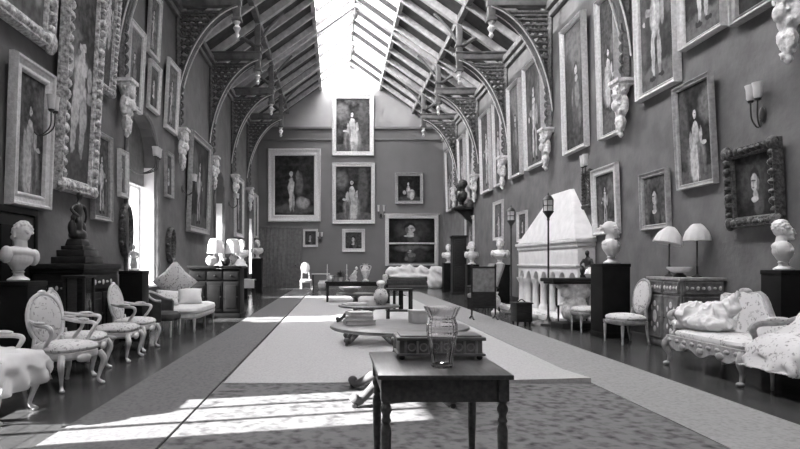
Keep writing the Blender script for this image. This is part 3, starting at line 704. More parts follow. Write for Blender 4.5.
# ================================================================= SCULPTURE
def bust_body(kind, seed=0):
    b = MB(); r2 = random.Random(seed)
    H = lambda x, y, z: (x * 1.14, y * 1.14, 0.378 + (z - 0.41) * 1.14)
    def he(c, r, n=12, rot=None): b.ell(H(*c), tuple(q * 1.14 for q in r), n, rot)
    he((0, 0.012, 0.44), (0.07, 0.088, 0.088), 18)                 # skull
    he((0, -0.035, 0.41), (0.055, 0.055, 0.085), 16)               # face
    he((0, -0.055, 0.352), (0.034, 0.035, 0.03))                   # jaw
    he((0, -0.094, 0.412), (0.011, 0.014, 0.03), 10); he((0, -0.103, 0.394), (0.014, 0.014, 0.011), 10)   # nose
    he((0, -0.087, 0.372), (0.021, 0.012, 0.006), 10); he((0, -0.085, 0.362), (0.018, 0.012, 0.007), 10); he((0, -0.083, 0.339), (0.02, 0.018, 0.016), 10)   # lips, chin
    for s in (-1, 1):
        he((s * 0.026, -0.083, 0.44), (0.024, 0.012, 0.007), 10); he((s * 0.026, -0.078, 0.424), (0.013, 0.01, 0.008), 8)   # brow, eye
        he((s * 0.036, -0.062, 0.395), (0.022, 0.025, 0.022), 10)   # cheek
        he((s * 0.07, 0.005, 0.415), (0.011, 0.022, 0.032), 10)     # ear
    b.tube([(0, 0.012, 0.4), (0, 0.016, 0.33), (0, 0.022, 0.25), (0, 0.02, 0.2)], [0.058, 0.056, 0.064, 0.1], 16)   # neck
    if kind == 'bun':
        he((0, 0.022, 0.458), (0.077, 0.088, 0.085), 16); he((0, 0.105, 0.46), (0.034, 0.034, 0.036), 14)
        for k in range(9):
            a = PI * k / 8; he((0.07 * math.cos(a), -0.038 + 0.01 * math.sin(a), 0.44 + 0.075 * math.sin(a)), (0.02, 0.026, 0.018), 8)
        for k in range(5): he((0.026 * math.cos(k * 1.26), 0.125, 0.46 + 0.026 * math.sin(k * 1.26)), (0.014, 0.016, 0.014), 8)
    else:
        he((0, 0.022, 0.458), (0.074, 0.086, 0.083), 16)
        for k in range(60):
            a = r2.uniform(0, 2 * PI); q = r2.uniform(0.1, 1.75)
            p = (0.074 * math.sin(q) * math.cos(a), 0.022 + 0.086 * math.sin(q) * math.sin(a), 0.455 + 0.085 * math.cos(q))
            if p[1] > -0.045 or p[2] > 0.505: he(p, (0.017, 0.017, 0.015), 8)
    w = {'child': 0.98, 'bun': 1.02, 'toga': 1.12}[kind]
    b.ell((0, 0.02, 0.205), (0.18 * w, 0.105, 0.065), 20)         # shoulders
    b.ell((0, 0.005, 0.15), (0.145 * w, 0.115, 0.11), 20)              # chest
    for s in (-1, 1):
        b.ell((s * 0.155 * w, 0.02, 0.17), (0.052, 0.08, 0.09), 12)
        b.ell((s * 0.06, -0.075, 0.15), (0.055, 0.03, 0.045), 12)
    b.tube([(0, 0.0, 0.12), (0, 0.0, 0.05), (0, 0.0, 0.01)], [0.115 * w, 0.075, 0.045], 16)
    if kind != 'child':
        for k in range(6): b.tube([(-0.17 + 0.03 * k, -0.03 - 0.006 * k, 0.245 - 0.006 * k), (-0.07 + 0.03 * k, -0.104, 0.165), (0.06 + 0.01 * k, -0.08, 0.09), (0.07, -0.03, 0.06)], 0.0125, 6)
        b.tube([(0.16, -0.02, 0.23), (0.13, -0.085, 0.17), (0.07, -0.085, 0.08)], 0.016, 6); b.tube([(0.16, 0.06, 0.22), (0, 0.1, 0.2), (-0.16, 0.07, 0.22)], 0.02, 6)
    b.blob(0.0062, 1)
    return b
SOCLE = [(0.1, 0.0), (0.105, 0.015), (0.09, 0.03), (0.055, 0.05), (0.045, 0.075), (0.06, 0.095), (0.045, 0.11)]
def make_bust(kind, label, loc, rz, scale=1.08, m='marble', seed=0, cat='bust', tilt=0.0):
    t = thing('marble_bust' if m == 'marble' else 'bronze_bust', label, cat, loc, rz, 'white marble busts on black pedestals' if m == 'marble' else None)
    b = bust_body(kind, seed); b.xf(Matrix.Translation((0, 0, 0.09)))
    if tilt: b.xf(Matrix.Translation((0, 0, 0.2)) @ Matrix.Rotation(tilt, 4, 'Y') @ Matrix.Translation((0, 0, -0.2)))
    b.xf(Matrix.Scale(scale, 4)); b.build('figure', m, t)
    b = MB(); b.lathe([(r * scale * 1.05, z * scale) for r, z in SOCLE], n=20); b.build('socle', m, t)
    return t
def pedestal(label, loc, w, d, h, group='black pedestals under the busts', rz=0.0):
    t = thing('pedestal', label, 'pedestal', loc, rz, group)
    b = MB(); b.box((0, 0, h / 2), (w * 0.96, d * 0.96, h - 0.1), 0.01); b.build('shaft', 'black', t)
    b = MB(); b.box((0, 0, 0.05), (w, d, 0.1), 0.015); b.build('plinth', 'black', t)
    b = MB(); b.box((0, 0, h - 0.03), (w, d, 0.06), 0.012); b.build('cap', 'black', t)
    return t
pedestal('black pedestal behind the sofa at the right edge of the view', (5.5, 7.33, 0), 0.42, 0.36, 1.215)
make_bust('child', 'white bust of a short-haired boy turned right, behind the floral settee', (5.43, 7.3, 1.216), PI / 2 - 0.5, 0.98, seed=3)
pedestal('black pedestal between the two right-hand chairs', (4.8, 10.55, 0), 0.5, 0.5, 1.29)
make_bust('bun', 'white bust of a woman with a hair bun between the right-hand chairs', (4.8, 10.5, 1.291), PI / 2 - 0.2, 1.2, seed=5)
pedestal('black pedestal behind the leather armchair left of the fireplace', (5.05, 18.6, 0), 0.5, 0.5, 1.25)
make_bust('toga', 'white draped bust just left of the fireplace hood', (5.05, 18.6, 1.251), -0.5, 1.3, seed=6)
pedestal('slim black pedestal beside the tall dark cabinet on the right', (4.72, 21.0, 0), 0.42, 0.42, 1.25)
make_bust('child', 'white bust just right of the tall dark cabinet', (4.72, 21.0, 1.251), 0.2, 1.28, seed=8)
pedestal('black pedestal almost hidden behind the tall dark cabinet', (4.98, 26.8, 0), 0.5, 0.5, 1.3)
make_bust('toga', 'white bust just left of the tall dark cabinet', (4.98, 26.8, 1.301), -0.2, 1.35, seed=9)
pedestal('black pedestal at the left edge of the view', (-3.69, 6.95, 0), 0.46, 0.46, 1.09)
make_bust('child', 'white bust of a child looking away, leftmost of all, before the black door', (-3.69, 6.95, 1.091), -PI / 2 - 0.5, 1.12, seed=4, tilt=-0.1)
pedestal('black pedestal standing in front of the bright arched window', (-3.42, 10.12, 0), 0.4, 0.38, 1.17)
# slender draped figurine on that pedestal
t = thing('figurine', 'small pale draped figurine on the pedestal before the bright window', 'figurine', (-3.42, 10.1, 1.171), 0.4)
b = MB(); b.lathe([(0.075, 0), (0.08, 0.02), (0.06, 0.04)], n=14); b.build('base', 'plaster', t)
b = MB(); b.lathe([(0.05, 0.04), (0.06, 0.1), (0.045, 0.2), (0.05, 0.27), (0.035, 0.33)], n=12, sx=1, sy=0.8); b.ell((0, 0, 0.4), (0.03, 0.034, 0.04)); b.tube([(0, 0, 0.3), (0, 0, 0.38)], 0.017, 8, 0)
for s in (-1, 1): b.tube([(s * 0.04, 0, 0.32), (s * 0.075, -0.02, 0.25), (s * 0.03, -0.055, 0.2)], [0.018, 0.015, 0.012], 7)
b.blob(0.008, 2); b.build('figure', 'plaster', t)
pedestal('black pedestal beyond the lamp cabinet on the left', (-3.42, 21.6, 0), 0.45, 0.45, 1.32)
make_bust('toga', 'white bust beyond the pair of pale lamps, nearer of two', (-3.42, 21.6, 1.321), 0.6, 1.3, seed=10)
pedestal('black pedestal nearest the end door on the left', (-3.45, 26.0, 0), 0.45, 0.45, 1.5)
make_bust('toga', 'white bust beside the end door, farther of two on the left', (-3.45, 26.0, 1.501), 0.6, 1.3, seed=11)
# tall dark cabinet and bronze on the right, far end
t = thing('tall_cabinet', 'tall narrow dark cabinet on right side before the far sofa', 'cabinet', (4.98, 24.6, 0))
b = MB(); b.box((0, 0, 1.2), (0.56, 0.5, 2.28), 0.02); b.build('body', 'dark_wood', t)
b = MB(); b.box((0, 0, 2.38), (0.64, 0.58, 0.09), 0.02); b.build('cornice', 'dark_wood', t)
b = MB(); b.box((0, 0, 0.06), (0.62, 0.56, 0.12), 0.015); b.build('plinth', 'dark_wood', t)
for zz, hh in ((0.7, 0.9), (1.75, 1.0)):
    b = MB(); b.box((0, -0.255, zz), (0.42, 0.03, hh), 0.01); b.box((0, -0.27, zz), (0.3, 0.02, hh - 0.16), 0.008); d_ = b.build('door', 'dark_wood', t)
    b = MB(); b.ell((0.16, -0.285, zz), (0.015, 0.015, 0.015), 8); b.build('knob', 'bronze', d_)
t = thing('wall_bracket', 'dark wall bracket carrying a bronze figure high on right wall near the far end', 'bracket', (XR - 0.005, 25.5, 3.3), -PI / 2)
b = MB(); b.box((0, -0.42, 0.3), (0.6, 0.84, 0.1), 0.02); b.build('shelf', 'dark_wood', t)
b = MB(); b.prism([(0, 0.25), (-0.7, 0.25), (-0.15, -0.25), (0, -0.4)], 'yz', -0.12, 0.12); b.build('console', 'dark_wood', t)
make_bust('toga', 'dark bronze bust on a wall bracket high on right wall near the far end', (XR - 0.46, 25.5, 3.655), -PI / 2, 1.9, 'bronze', 12)

# ================================================================= SEATING
def pad(b, c, wx, wy, z0, z1, e=3.2, dome=0.03):
    b.lathe([(0.001, z0), (0.9, z0), (0.98, z0 + (z1 - z0) * 0.2), (1.0, z0 + (z1 - z0) * 0.5), (0.96, z0 + (z1 - z0) * 0.85), (0.8, z1 + dome * 0.4), (0.45, z1 + dome * 0.85), (0.001, z1 + dome)], c, 28, wx / 2, wy / 2, e)
def make_chair(label, loc, rz, style='cabriole', arms=True, wood='painted', cover='floral', group=None, name='armchair', cat='chair', back=True, w=0.58, d=0.54, bh=1.0, back_cover=None):
    """front towards local -y"""
    t = thing(name, label, cat, loc, rz, group)
    b = MB(); pad(b, (0, 0, 0), w, d, 0.385, 0.455, 3.4, 0.035); b.build('seat', cover, t)
    b = MB(); b.lathe([(0.001, 0.31), (0.93, 0.31), (1.0, 0.335), (1.0, 0.38), (0.9, 0.4), (0.001, 0.4)], (0, 0, 0), 28, w / 2 * 0.98, d / 2 * 0.98, 3.6)
    if style == 'cabriole':
        b.ell((0, -d / 2 + 0.01, 0.32), (0.1, 0.025, 0.045)); 
        for s in (-1, 1): b.ell((s * (w / 2 - 0.01), 0, 0.325), (0.025, 0.1, 0.035))
    b.build('seat_rail', wood, t)
    x, yf, yb = w / 2 - 0.045, -d / 2 + 0.05, d / 2 - 0.05
    for s in (-1, 1):
        b = MB()
        if style == 'cabriole':
            b.tube([(s * x, yf, 0.36), (s * (x + 0.035), yf - 0.035, 0.27), (s * (x + 0.01), yf - 0.01, 0.15), (s * (x - 0.005), yf + 0.005, 0.06), (s * (x + 0.02), yf - 0.03, 0.018)], [0.036, 0.036, 0.023, 0.016, 0.022], 9)
            b.ell((s * (x + 0.02), yf - 0.03, 0.02), (0.028, 0.03, 0.019), 10)
        else:
            b.lathe([(0.013, 0), (0.018, 0.03), (0.014, 0.05), (0.022, 0.2), (0.026, 0.29), (0.02, 0.31), (0.03, 0.33), (0.03, 0.37)], (s * x, yf, 0), 12)
        b.build('leg', wood, t)
        b = MB()
        if style == 'cabriole': b.tube([(s * x, yb, 0.36), (s * (x + 0.01), yb + 0.005, 0.2), (s * (x + 0.025), yb + 0.06, 0.018)], [0.032, 0.022, 0.02], 9); b.ell((s * (x + 0.025), yb + 0.06, 0.018), (0.025, 0.027, 0.018), 8)
        else: b.tube([(s * x, yb, 0.37), (s * x, yb + 0.01, 0.2), (s * x, yb + 0.05, 0.0)], [0.024, 0.02, 0.017], 8)
        b.build('leg', wood, t)
    if back:
        cz = bh - 0.3; R = Rx(-0.16); cy = d / 2 + 0.035
        b = MB(); b.ell((0, cy - 0.012, cz), (0.2, 0.04, 0.255), 22, R); b.build('backrest', back_cover or cover, t)
        b = MB(); b.torus((0, cy, cz), 1, 0.001, 8, 4) if False else None
        for k in range(1):
            pts = [Vector((0.215 * math.cos(2 * PI * i / 28), 0, 0.275 * math.sin(2 * PI * i / 28))) for i in range(29)]
            b.tube([R @ p + Vector((0, cy, cz)) for p in pts], 0.021, 8, 0, cap=False)
        for s in (-1, 1): b.tube([(s * x * 0.8, yb + 0.02, 0.36), (s * 0.17, cy - 0.05, cz - 0.19)], [0.024, 0.02], 8, 0)
        if style == 'cabriole': b.ell(R @ Vector((0, 0, 0.285)) + Vector((0, cy, cz)), (0.06, 0.022, 0.03), 10)
        b.build('back_frame', wood, t)
    if arms:
        for s in (-1, 1):
            b = MB(); b.tube([(s * 0.2, d / 2 + 0.01, 0.69), (s * 0.26, 0.1, 0.66), (s * 0.285, -0.06, 0.655), (s * 0.29, -0.12, 0.63), (s * 0.262, -0.1, 0.56), (s * 0.265, -0.03, 0.47), (s * (x + 0.01), 0.0, 0.38)], [0.02, 0.022, 0.022, 0.026, 0.02, 0.02, 0.024], 8)
            arm = b.build('arm', wood, t)
            b = MB(); b.ell((s * 0.272, 0.04, 0.685), (0.03, 0.09, 0.02), 10); b.build('arm_pad', cover, arm)
    return t
GL = 'pale carved armchairs along the left wall'
make_chair('pale oval-backed carved armchair at left edge, nearest of the uncovered chairs', (-2.86, 6.32, 0), PI / 2 - 0.42, group=GL)
make_chair('pale carved armchair, second of the row, in front of the dark cabinet', (-3.05, 7.15, 0), PI / 2 + 0.05, group=GL)
make_chair('backless pale stool with grey floral seat in front of the little glazed stand', (-2.97, 8.1, 0), PI / 2, arms=False, cover='floral_dark', group=None, back=False, name='footstool', cat='stool')
make_chair('pale carved armchair with white back, last of the row before the black pedestal', (-3.04, 9.05, 0), PI / 2 - 0.1, cover='floral', group=GL)
c0 = make_chair('armchair at the bottom left corner under a white dust sheet', (-2.93, 5.05, 0), PI / 2 - 0.05, cover='white_cloth', group=GL)
# tub chair
def tub_chair(label, loc, rz, m, wood):
    t = thing('tub_chair', label, 'chair', loc, rz)
    b = MB(); pad(b, (0, -0.03, 0), 0.6, 0.56, 0.3, 0.44, 3, 0.03); b.build('seat', m, t)
    b = MB()
    n = 22; rings = []
    for i in range(n + 1):
        a = PI * (-0.08 + 1.16 * i / n)
        hgt = 0.66 + 0.16 * math.sin(max(0, min(PI, a))) ** 1.5
        ring = []
        for (r, z) in ((0.27, 0.28), (0.27, hgt - 0.03), (0.3, hgt), (0.335, hgt - 0.03), (0.32, 0.28)): ring.append(b.bm.verts.new((r * math.cos(a) * 1.05, r * math.sin(a), z)))
        rings.append(ring)
    for i in range(n):
        for k in range(5): b.bm.faces.new([rings[i][k], rings[i][(k + 1) % 5], rings[i + 1][(k + 1) % 5], rings[i + 1][k]])
    b.bm.faces.new(rings[0][::-1]); b.bm.faces.new(rings[-1]); b.build('backrest', m, t)
    b = MB(); b.tube([(0.3 * math.cos(PI * (-0.08 + 1.16 * i / n)) * 1.07, 0.3 * math.sin(PI * (-0.08 + 1.16 * i / n)), 0.67 + 0.16 * math.sin(max(0, min(PI, PI * (-0.08 + 1.16 * i / n)))) ** 1.5) for i in range(n + 1)], 0.024, 8, 0); b.build('top_rail', wood, t)
    for sx in (-1, 1):
        for yy in (-0.24, 0.2):
            b = MB(); b.lathe([(0.014, 0), (0.022, 0.12), (0.026, 0.3)], (sx * 0.24, yy, 0), 10); b.build('leg', wood, t)
    return t
tub_chair('curved tub chair with dark cover and pale rail beside the white daybed', (-3.1, 10.72, 0), PI / 2 - 0.1, 'dark_cloth', 'painted').scale = (0.9, 0.9, 0.95)
# daybed on the left
t = thing('daybed', 'long white daybed with rounded end under the left windows', 'daybed', (-2.98, 12.12, 0), PI / 2)
b = MB(); pad(b, (0, 0, 0), 2.0, 0.8, 0.33, 0.47, 4.5, 0.02); b.build('mattress', 'white_cloth', t)
b = MB(); b.lathe([(0.001, 0.25), (0.95, 0.25), (1, 0.28), (1, 0.34), (0.001, 0.34)], (0, 0, 0), 30, 0.99, 0.39, 4.5); b.build('frame', 'painted', t)
for sx in (-1, 0, 1):
    for sy in (-1, 1):
        b = MB(); b.lathe([(0.016, 0), (0.024, 0.05), (0.018, 0.07), (0.03, 0.22), (0.03, 0.26)], (sx * 0.85, sy * 0.3, 0), 10); b.build('leg', 'painted', t)
def cushion(label, loc, rot, size, m, group=None):
    b = MB(); n = 10; V = {}
    for q in (-1, 1):
        for i in range(n + 1):
            for k in range(n + 1):
                u, v = 2 * i / n - 1, 2 * k / n - 1
                edge = (1 - u * u) * (1 - v * v)
                th = size[2] / 2 * edge ** 0.4 if edge > 0 else 0
                pin = 1 - 0.1 * (1 - abs(u * v)) * max(abs(u), abs(v)) ** 4
                if edge <= 1e-9 and q == 1: V[(q, i, k)] = V[(-1, i, k)]; continue
                V[(q, i, k)] = b.bm.verts.new((u * size[0] / 2 * pin, q * th, v * size[1] / 2 * pin))
    for q in (-1, 1):
        for i in range(n):
            for k in range(n):
                try: b.bm.faces.new([V[(q, i, k)], V[(q, i + 1, k)], V[(q, i + 1, k + 1)], V[(q, i, k + 1)]])
                except ValueError: pass
    o = tag(b.build('cushion', m, ang=80), label, 'cushion', group); o.location = loc; o.rotation_euler = rot
    return o
cushion('floral cushion set on its corner on the white daybed', (-3.32, 12.3, 0.92), (-0.2, PI / 4, 0.15), (0.64, 0.64, 0.2), 'floral_dark', 'cushions on the daybed')
cushion('white cushion lying in front of the floral one on the white daybed', (-2.92, 11.95, 0.64), (-0.75, 0.0, 0.3), (0.46, 0.4, 0.18), 'white_cloth', 'cushions on the daybed')
cushion('pale patterned cushion at the near end of the white daybed', (-3.25, 11.5, 0.635), (-0.7, 0.1, 0.4), (0.42, 0.36, 0.16), 'floral', 'cushions on the daybed')
# right-hand chairs
GR = 'oval-backed padded chairs along the right wall'
make_chair('pale padded oval-backed chair between the black pedestal and the inlaid cabinet', (4.68, 9.74, 0), -PI / 2 + 0.1, 'straight', False, 'gilt_grey', 'floral', GR, 'side_chair', w=0.6, d=0.5, bh=1.06)
make_chair('pale padded oval-backed chair half hidden beyond the black bust pedestal', (4.72, 11.35, 0), -PI / 2, 'straight', False, 'gilt_grey', 'floral', GR, 'side_chair', w=0.54, d=0.48, bh=1.06)
# cane chair behind it
t = thing('cane_chair', 'dark cane-backed chair with curved pale top rail, behind the farther padded chair', 'chair', (4.95, 12.62, 0), 0.15)
b = MB(); pad(b, (0, 0, 0), 0.5, 0.46, 0.4, 0.45, 3.4, 0.02); b.build('seat', 'floral', t)
b = MB()
for k in range(9): b.tube([(-0.2 + 0.05 * k, -0.2, 0.47), (-0.2 + 0.05 * k, -0.26, 0.86)], 0.006, 5, 0)
for k in range(7): b.tube([(-0.21, -0.21 - 0.008 * k, 0.5 + 0.055 * k), (0.21, -0.21 - 0.008 * k, 0.5 + 0.055 * k)], 0.006, 5, 0)
b.build('cane_panel', 'dark_wood', t)
b = MB(); b.tube([(-0.23, -0.19, 0.42), (-0.24, -0.24, 0.75), (-0.17, -0.27, 0.92), (0, -0.28, 0.96), (0.17, -0.27, 0.92), (0.24, -0.24, 0.75), (0.23, -0.19, 0.42)], 0.022, 8); b.build('back_frame', 'gilt_grey', t)
for sx in (-1, 1):
    for yy in (-0.19, 0.19):
        b = MB(); b.lathe([(0.014, 0), (0.022, 0.3), (0.024, 0.4)], (sx * 0.21, yy, 0), 8); b.build('leg', 'dark_wood', t)

# the settee on the right, front to -x
t = thing('settee', 'floral settee with carved frame and scrolled arms in front of the inlaid cabinet', 'settee', (4.57, 6.98, 0), -PI / 2)
L2, D2 = 0.72, 0.33
b = MB(); pad(b, (0, 0, 0), 2 * L2, 2 * D2, 0.37, 0.46, 5, 0.035); b.build('seat', 'floral', t)
b = MB()
N = 24
prof = []
for k in range(N + 1):
    u = -1 + 2 * k / N
    prof.append((u * L2, 0.26 - 0.035 * math.cos(u * PI * 3) - 0.03 * (1 - u * u)))
b.prism([(p[0], p[1]) for p in prof] + [(L2, 0.385), (-L2, 0.385)], 'xz', -D2 - 0.02, -D2 + 0.03)
for s in (-1, 1): b.prism([(-D2, 0.28), (D2, 0.28), (D2, 0.385), (-D2, 0.385)], 'yz', s * L2 - 0.02, s * L2 + 0.02)
b.box((0, D2, 0.33), (2 * L2, 0.04, 0.11))
for k in range(9): b.ell((-L2 + 0.08 + k * (2 * L2 - 0.16) / 8, -D2 - 0.02, 0.33), (0.05, 0.014, 0.026), 10)
for u in (-0.5, 0, 0.5): b.ell((u * L2, -D2 - 0.02, 0.27), (0.07, 0.02, 0.045), 10)
b.build('seat_rail', 'gilt_grey', t)
for s in (-1, 1):
    b = MB(); b.tube([(s * (L2 - 0.04), -D2 + 0.03, 0.36), (s * (L2 + 0.0), -D2 - 0.03, 0.26), (s * (L2 - 0.03), -D2 + 0.01, 0.14), (s * (L2 - 0.03), -D2 + 0.0, 0.05)], [0.05, 0.047, 0.028, 0.022], 10); b.ell((s * (L2 - 0.02), -D2 - 0.02, 0.026), (0.04, 0.045, 0.026), 10)
    b.build('leg', 'gilt_grey', t)
    b = MB(); b.tube([(s * (L2 - 0.04), D2 - 0.02, 0.34), (s * (L2 - 0.04), D2 + 0.04, 0.0)], [0.035, 0.025], 8, 0); b.build('leg', 'gilt_grey', t)
    b = MB(); b.tube([(s * (L2 - 0.02), D2 - 0.02, 0.74), (s * (L2 + 0.03), 0.05, 0.68), (s * (L2 + 0.05), -0.2, 0.67), (s * (L2 + 0.05), -0.27, 0.62), (s * (L2 + 0.02), -0.23, 0.55), (s * L2, -0.2, 0.46), (s * (L2 - 0.01), -0.27, 0.37)], [0.026, 0.03, 0.034, 0.04, 0.028, 0.028, 0.04], 9)
    a = b.build('arm', 'gilt_grey', t)
    b = MB(); b.ell((s * (L2 + 0.035), 0.0, 0.715), (0.04, 0.13, 0.028), 10); b.build('arm_pad', 'floral', a)
b = MB(); crest = []
for k in range(N + 1):
    u = -1 + 2 * k / N
    q = min(1, max(0, (u + 0.12) / 0.62)); q = q * q * (3 - 2 * q)
    crest.append((u * (L2 - 0.03), (0.95 - 0.1 * max(0, -u - 0.4)) * (1 - q) + 0.6 * q + 0.015 * math.cos(u * PI * 4)))
b.prism([(p[0], p[1]) for p in crest] + [(L2 - 0.03, 0.42), (-L2 + 0.03, 0.42)], 'xz', 0, 0.1)
bb = b; bb.xf(Matrix.Translation((0, D2 - 0.06, 0)) @ Matrix.Translation((0, 0, 0.42)) @ Matrix.Rotation(-0.14, 4, 'X') @ Matrix.Translation((0, 0, -0.42))); bb.build('backrest', 'floral', t)
b = MB(); b.tube([(p[0], 0.05, p[1]) for p in crest], 0.03, 8, 0); b.ell((-0.3, 0.04, 0.97), (0.12, 0.03, 0.04), 10)
b.xf(Matrix.Translation((0, D2 - 0.06, 0)) @ Matrix.Translation((0, 0, 0.42)) @ Matrix.Rotation(-0.14, 4, 'X') @ Matrix.Translation((0, 0, -0.42))); b.build('crest_rail', 'gilt_grey', t)
def crumple(label, loc, rz, lumps, voxel=0.022, amp=0.05, m='white_cloth', name='dust_sheet', freq=5.0, seed=0):
    b = MB()
    for c, r in lumps: b.ell(c, r, 14)
    b.blob(voxel, 3)
    off = Vector((seed * 3.1, seed * 1.7, 0))
    for v in b.bm.verts:
        p = v.co
        q = noise.noise(p * freq + off); w = 1 - abs(noise.noise(Vector((p.x * freq * 0.9 + p.z * 2.5, p.y * freq * 0.9, p.z * freq * 0.5)) + off))
        d = (v.normal if v.normal.length else Vector((0, 0, 1)))
        k = amp * (q * 0.6 + (w ** 3 - 0.5) * 0.8)
        nz = p + d * k
        if p.z > 0.03: v.co = nz
    o = tag(b.build(name, m, ang=80), label, 'cloth'); o.location = loc; o.rotation_euler = (0, 0, rz)
    return o
crumple('white cloth bundled over the seat of the floral settee', (4.5, 7.2, 0.478), -PI / 2,
        [((-0.12, 0.0, 0.1), (0.42, 0.24, 0.12)), ((-0.3, -0.04, 0.17), (0.2, 0.2, 0.17)), ((-0.02, 0.05, 0.2), (0.22, 0.15, 0.16)), ((0.14, 0.12, 0.3), (0.13, 0.07, 0.12)), ((0.19, 0.14, 0.4), (0.06, 0.04, 0.08)), ((0.22, 0.15, 0.46), (0.03, 0.025, 0.06)), ((-0.42, -0.1, 0.05), (0.14, 0.14, 0.07))], 0.011, seed=1, amp=0.045, freq=12)
# covered chair at the right edge
cc = make_chair('chair at the right edge hidden by a floral throw, turned legs showing', (4.65, 5.87, 0), -PI / 2, 'straight', False, 'gilt_grey', 'floral', None, 'side_chair', w=0.56, d=0.54)
def throw(label, loc, rz, prof, half, m, name='throw', seed=0, hem=0.3, over=0.42, group=None, nv=44, nu=36):
    P = catmull([(0, p[0], p[1]) for p in prof], 8)
    b = MB(); G = []
    for i in range(nu + 1):
        su = (-1 + 2 * i / nu) * (half + over); row = []
        for k, p in enumerate(P):
            drop = max(0, abs(su) - half)
            x = math.copysign(min(abs(su), half) + min(drop, 0.06) + 0.03 * (drop > 0) * math.sin(k * 0.9 + seed), su)
            z = p.z - drop * 0.95
            y = p.y
            f = noise.noise(Vector((su * 5, k * 0.23, seed))) * 0.035 + 0.018 * math.sin(su * 22 + k * 0.3 + seed)
            edge = 1 if k < 8 else 0.5
            y += f * edge; z += f * 0.5
            z -= (0.1 * abs(math.sin(su * 5.3 + seed)) if k < 5 else 0) * (1 - k / 5)
            row.append(b.bm.verts.new((x, y, max(z, hem * 0.5))))
        G.append(row)
    for i in range(nu):
        for k in range(len(P) - 1): b.bm.faces.new([G[i][k], G[i + 1][k], G[i + 1][k + 1], G[i][k + 1]])
    o = b.build(name, m, ang=85); tag(o, label, 'cloth', group); o.location = loc; o.rotation_euler = (0, 0, rz)
    sd = o.modifiers.new('thick', 'SOLIDIFY'); sd.thickness = 0.008; sd.offset = 1
    return o
throw('floral throw draped over the chair at the right edge, pointed hem hanging', (4.65, 5.87, 0), -PI / 2, [(-0.47, 0.2), (-0.43, 0.38), (-0.33, 0.53), (-0.1, 0.6), (0.1, 0.74), (0.24, 0.94), (0.33, 1.03), (0.42, 0.98), (0.47, 0.75), (0.49, 0.5)], 0.3, 'floral', seed=2, over=0.3, hem=0.5)
throw('white dust sheet over the armchair at the bottom left corner', (-2.93, 5.05, 0), PI / 2 - 0.05, [(-0.33, 0.26), (-0.33, 0.42), (-0.26, 0.53), (0.0, 0.54), (0.16, 0.58), (0.27, 0.8), (0.33, 1.02), (0.4, 1.0), (0.44, 0.7), (0.46, 0.45)], 0.325, 'white_cloth', 'dust_sheet', seed=5, over=0.1, hem=0.5)
# ================================================================= THE LEFT-HAND CABINETS
t = thing('sideboard', 'dark carved cabinet with pale inlay behind the left-hand chairs, bronze on top', 'cabinet', (-3.87, 8.95, 0), PI / 2)
b = MB(); b.box((0, 0, 0.64), (1.3, 0.7, 1.16), 0.015); b.build('body', 'dark_wood', t)
b = MB(); b.box((0, -0.01, 1.25), (1.42, 0.78, 0.08), 0.02); b.box((0, -0.01, 1.19), (1.36, 0.74, 0.05), 0.015); b.build('top', 'dark_wood', t)
b = MB(); b.box((0, 0, 0.05), (1.38, 0.76, 0.1), 0.015); b.build('plinth', 'dark_wood', t)
for s in (-1, 1):
    b = MB(); b.box((s * 0.31, -0.36, 0.5), (0.56, 0.04, 0.74), 0.012); b.box((s * 0.31, -0.385, 0.5), (0.4, 0.03, 0.56), 0.012); dd = b.build('door', 'dark_wood', t)
    b = MB(); b.ell((s * 0.06, -0.39, 0.55), (0.018, 0.02, 0.018), 8); b.build('knob', 'bronze', dd)
b = MB(); b.box((0, -0.36, 1.02), (1.2, 0.04, 0.2), 0.012); dr = b.build('drawer', 'dark_wood', t)
b = MB()
for k in range(5): b.ell((-0.3 + 0.15 * k, -0.385, 1.02), (0.05 if k % 2 else 0.035, 0.012, 0.02 if k % 2 else 0.04), 8)
b.build('inlay', 'ivory', dr)
b = MB()   # near-end panel with inlay facing the camera
b.box((-0.655, 0, 0.9), (0.02, 0.55, 0.3), 0.008); b.box((-0.655, 0, 0.42), (0.02, 0.55, 0.5), 0.008); ep = b.build('end_panel', 'dark_wood', t)
b = MB()
for k in range(5): b.ell((-0.668, -0.16 + 0.08 * k, 0.95), (0.01, 0.035 if k % 2 else 0.022, 0.014 if k % 2 else 0.035), 8)
b.build('inlay', 'ivory', ep)
t = thing('bronze_group', 'dark bronze figure group on stepped plinth, on the carved cabinet', 'sculpture', (-3.82, 8.85, 1.291), PI / 2)
b = MB(); b.box((0, 0, 0.05), (0.66, 0.5, 0.1), 0.02); b.box((0, 0, 0.15), (0.54, 0.4, 0.1), 0.02); b.box((0, 0, 0.23), (0.42, 0.32, 0.06), 0.015); b.box((0, 0, 0.31), (0.32, 0.26, 0.1), 0.015, taper=0.8); b.build('plinth', 'bronze', t)
b = MB()
b.ell((0, 0, 0.42), (0.16, 0.13, 0.1)); b.tube([(-0.04, 0, 0.42), (-0.07, -0.05, 0.55), (-0.02, 0, 0.68)], [0.05, 0.045, 0.06]); b.tube([(0.06, 0, 0.42), (0.08, 0.02, 0.55), (0.02, 0, 0.68)], [0.05, 0.045, 0.06])
b.ell((0, 0, 0.78), (0.09, 0.07, 0.13)); b.tube([(0, 0, 0.85), (0.02, -0.01, 0.95)], 0.03); b.ell((0.02, -0.015, 1.0), (0.045, 0.05, 0.06))
b.tube([(0.07, 0, 0.86), (0.17, -0.02, 0.84), (0.2, -0.04, 0.72), (0.24, 0, 0.6)], [0.032, 0.027, 0.022, 0.02]); b.tube([(-0.07, 0, 0.86), (-0.17, 0.02, 0.78), (-0.13, -0.08, 0.68)], [0.032, 0.027, 0.022])
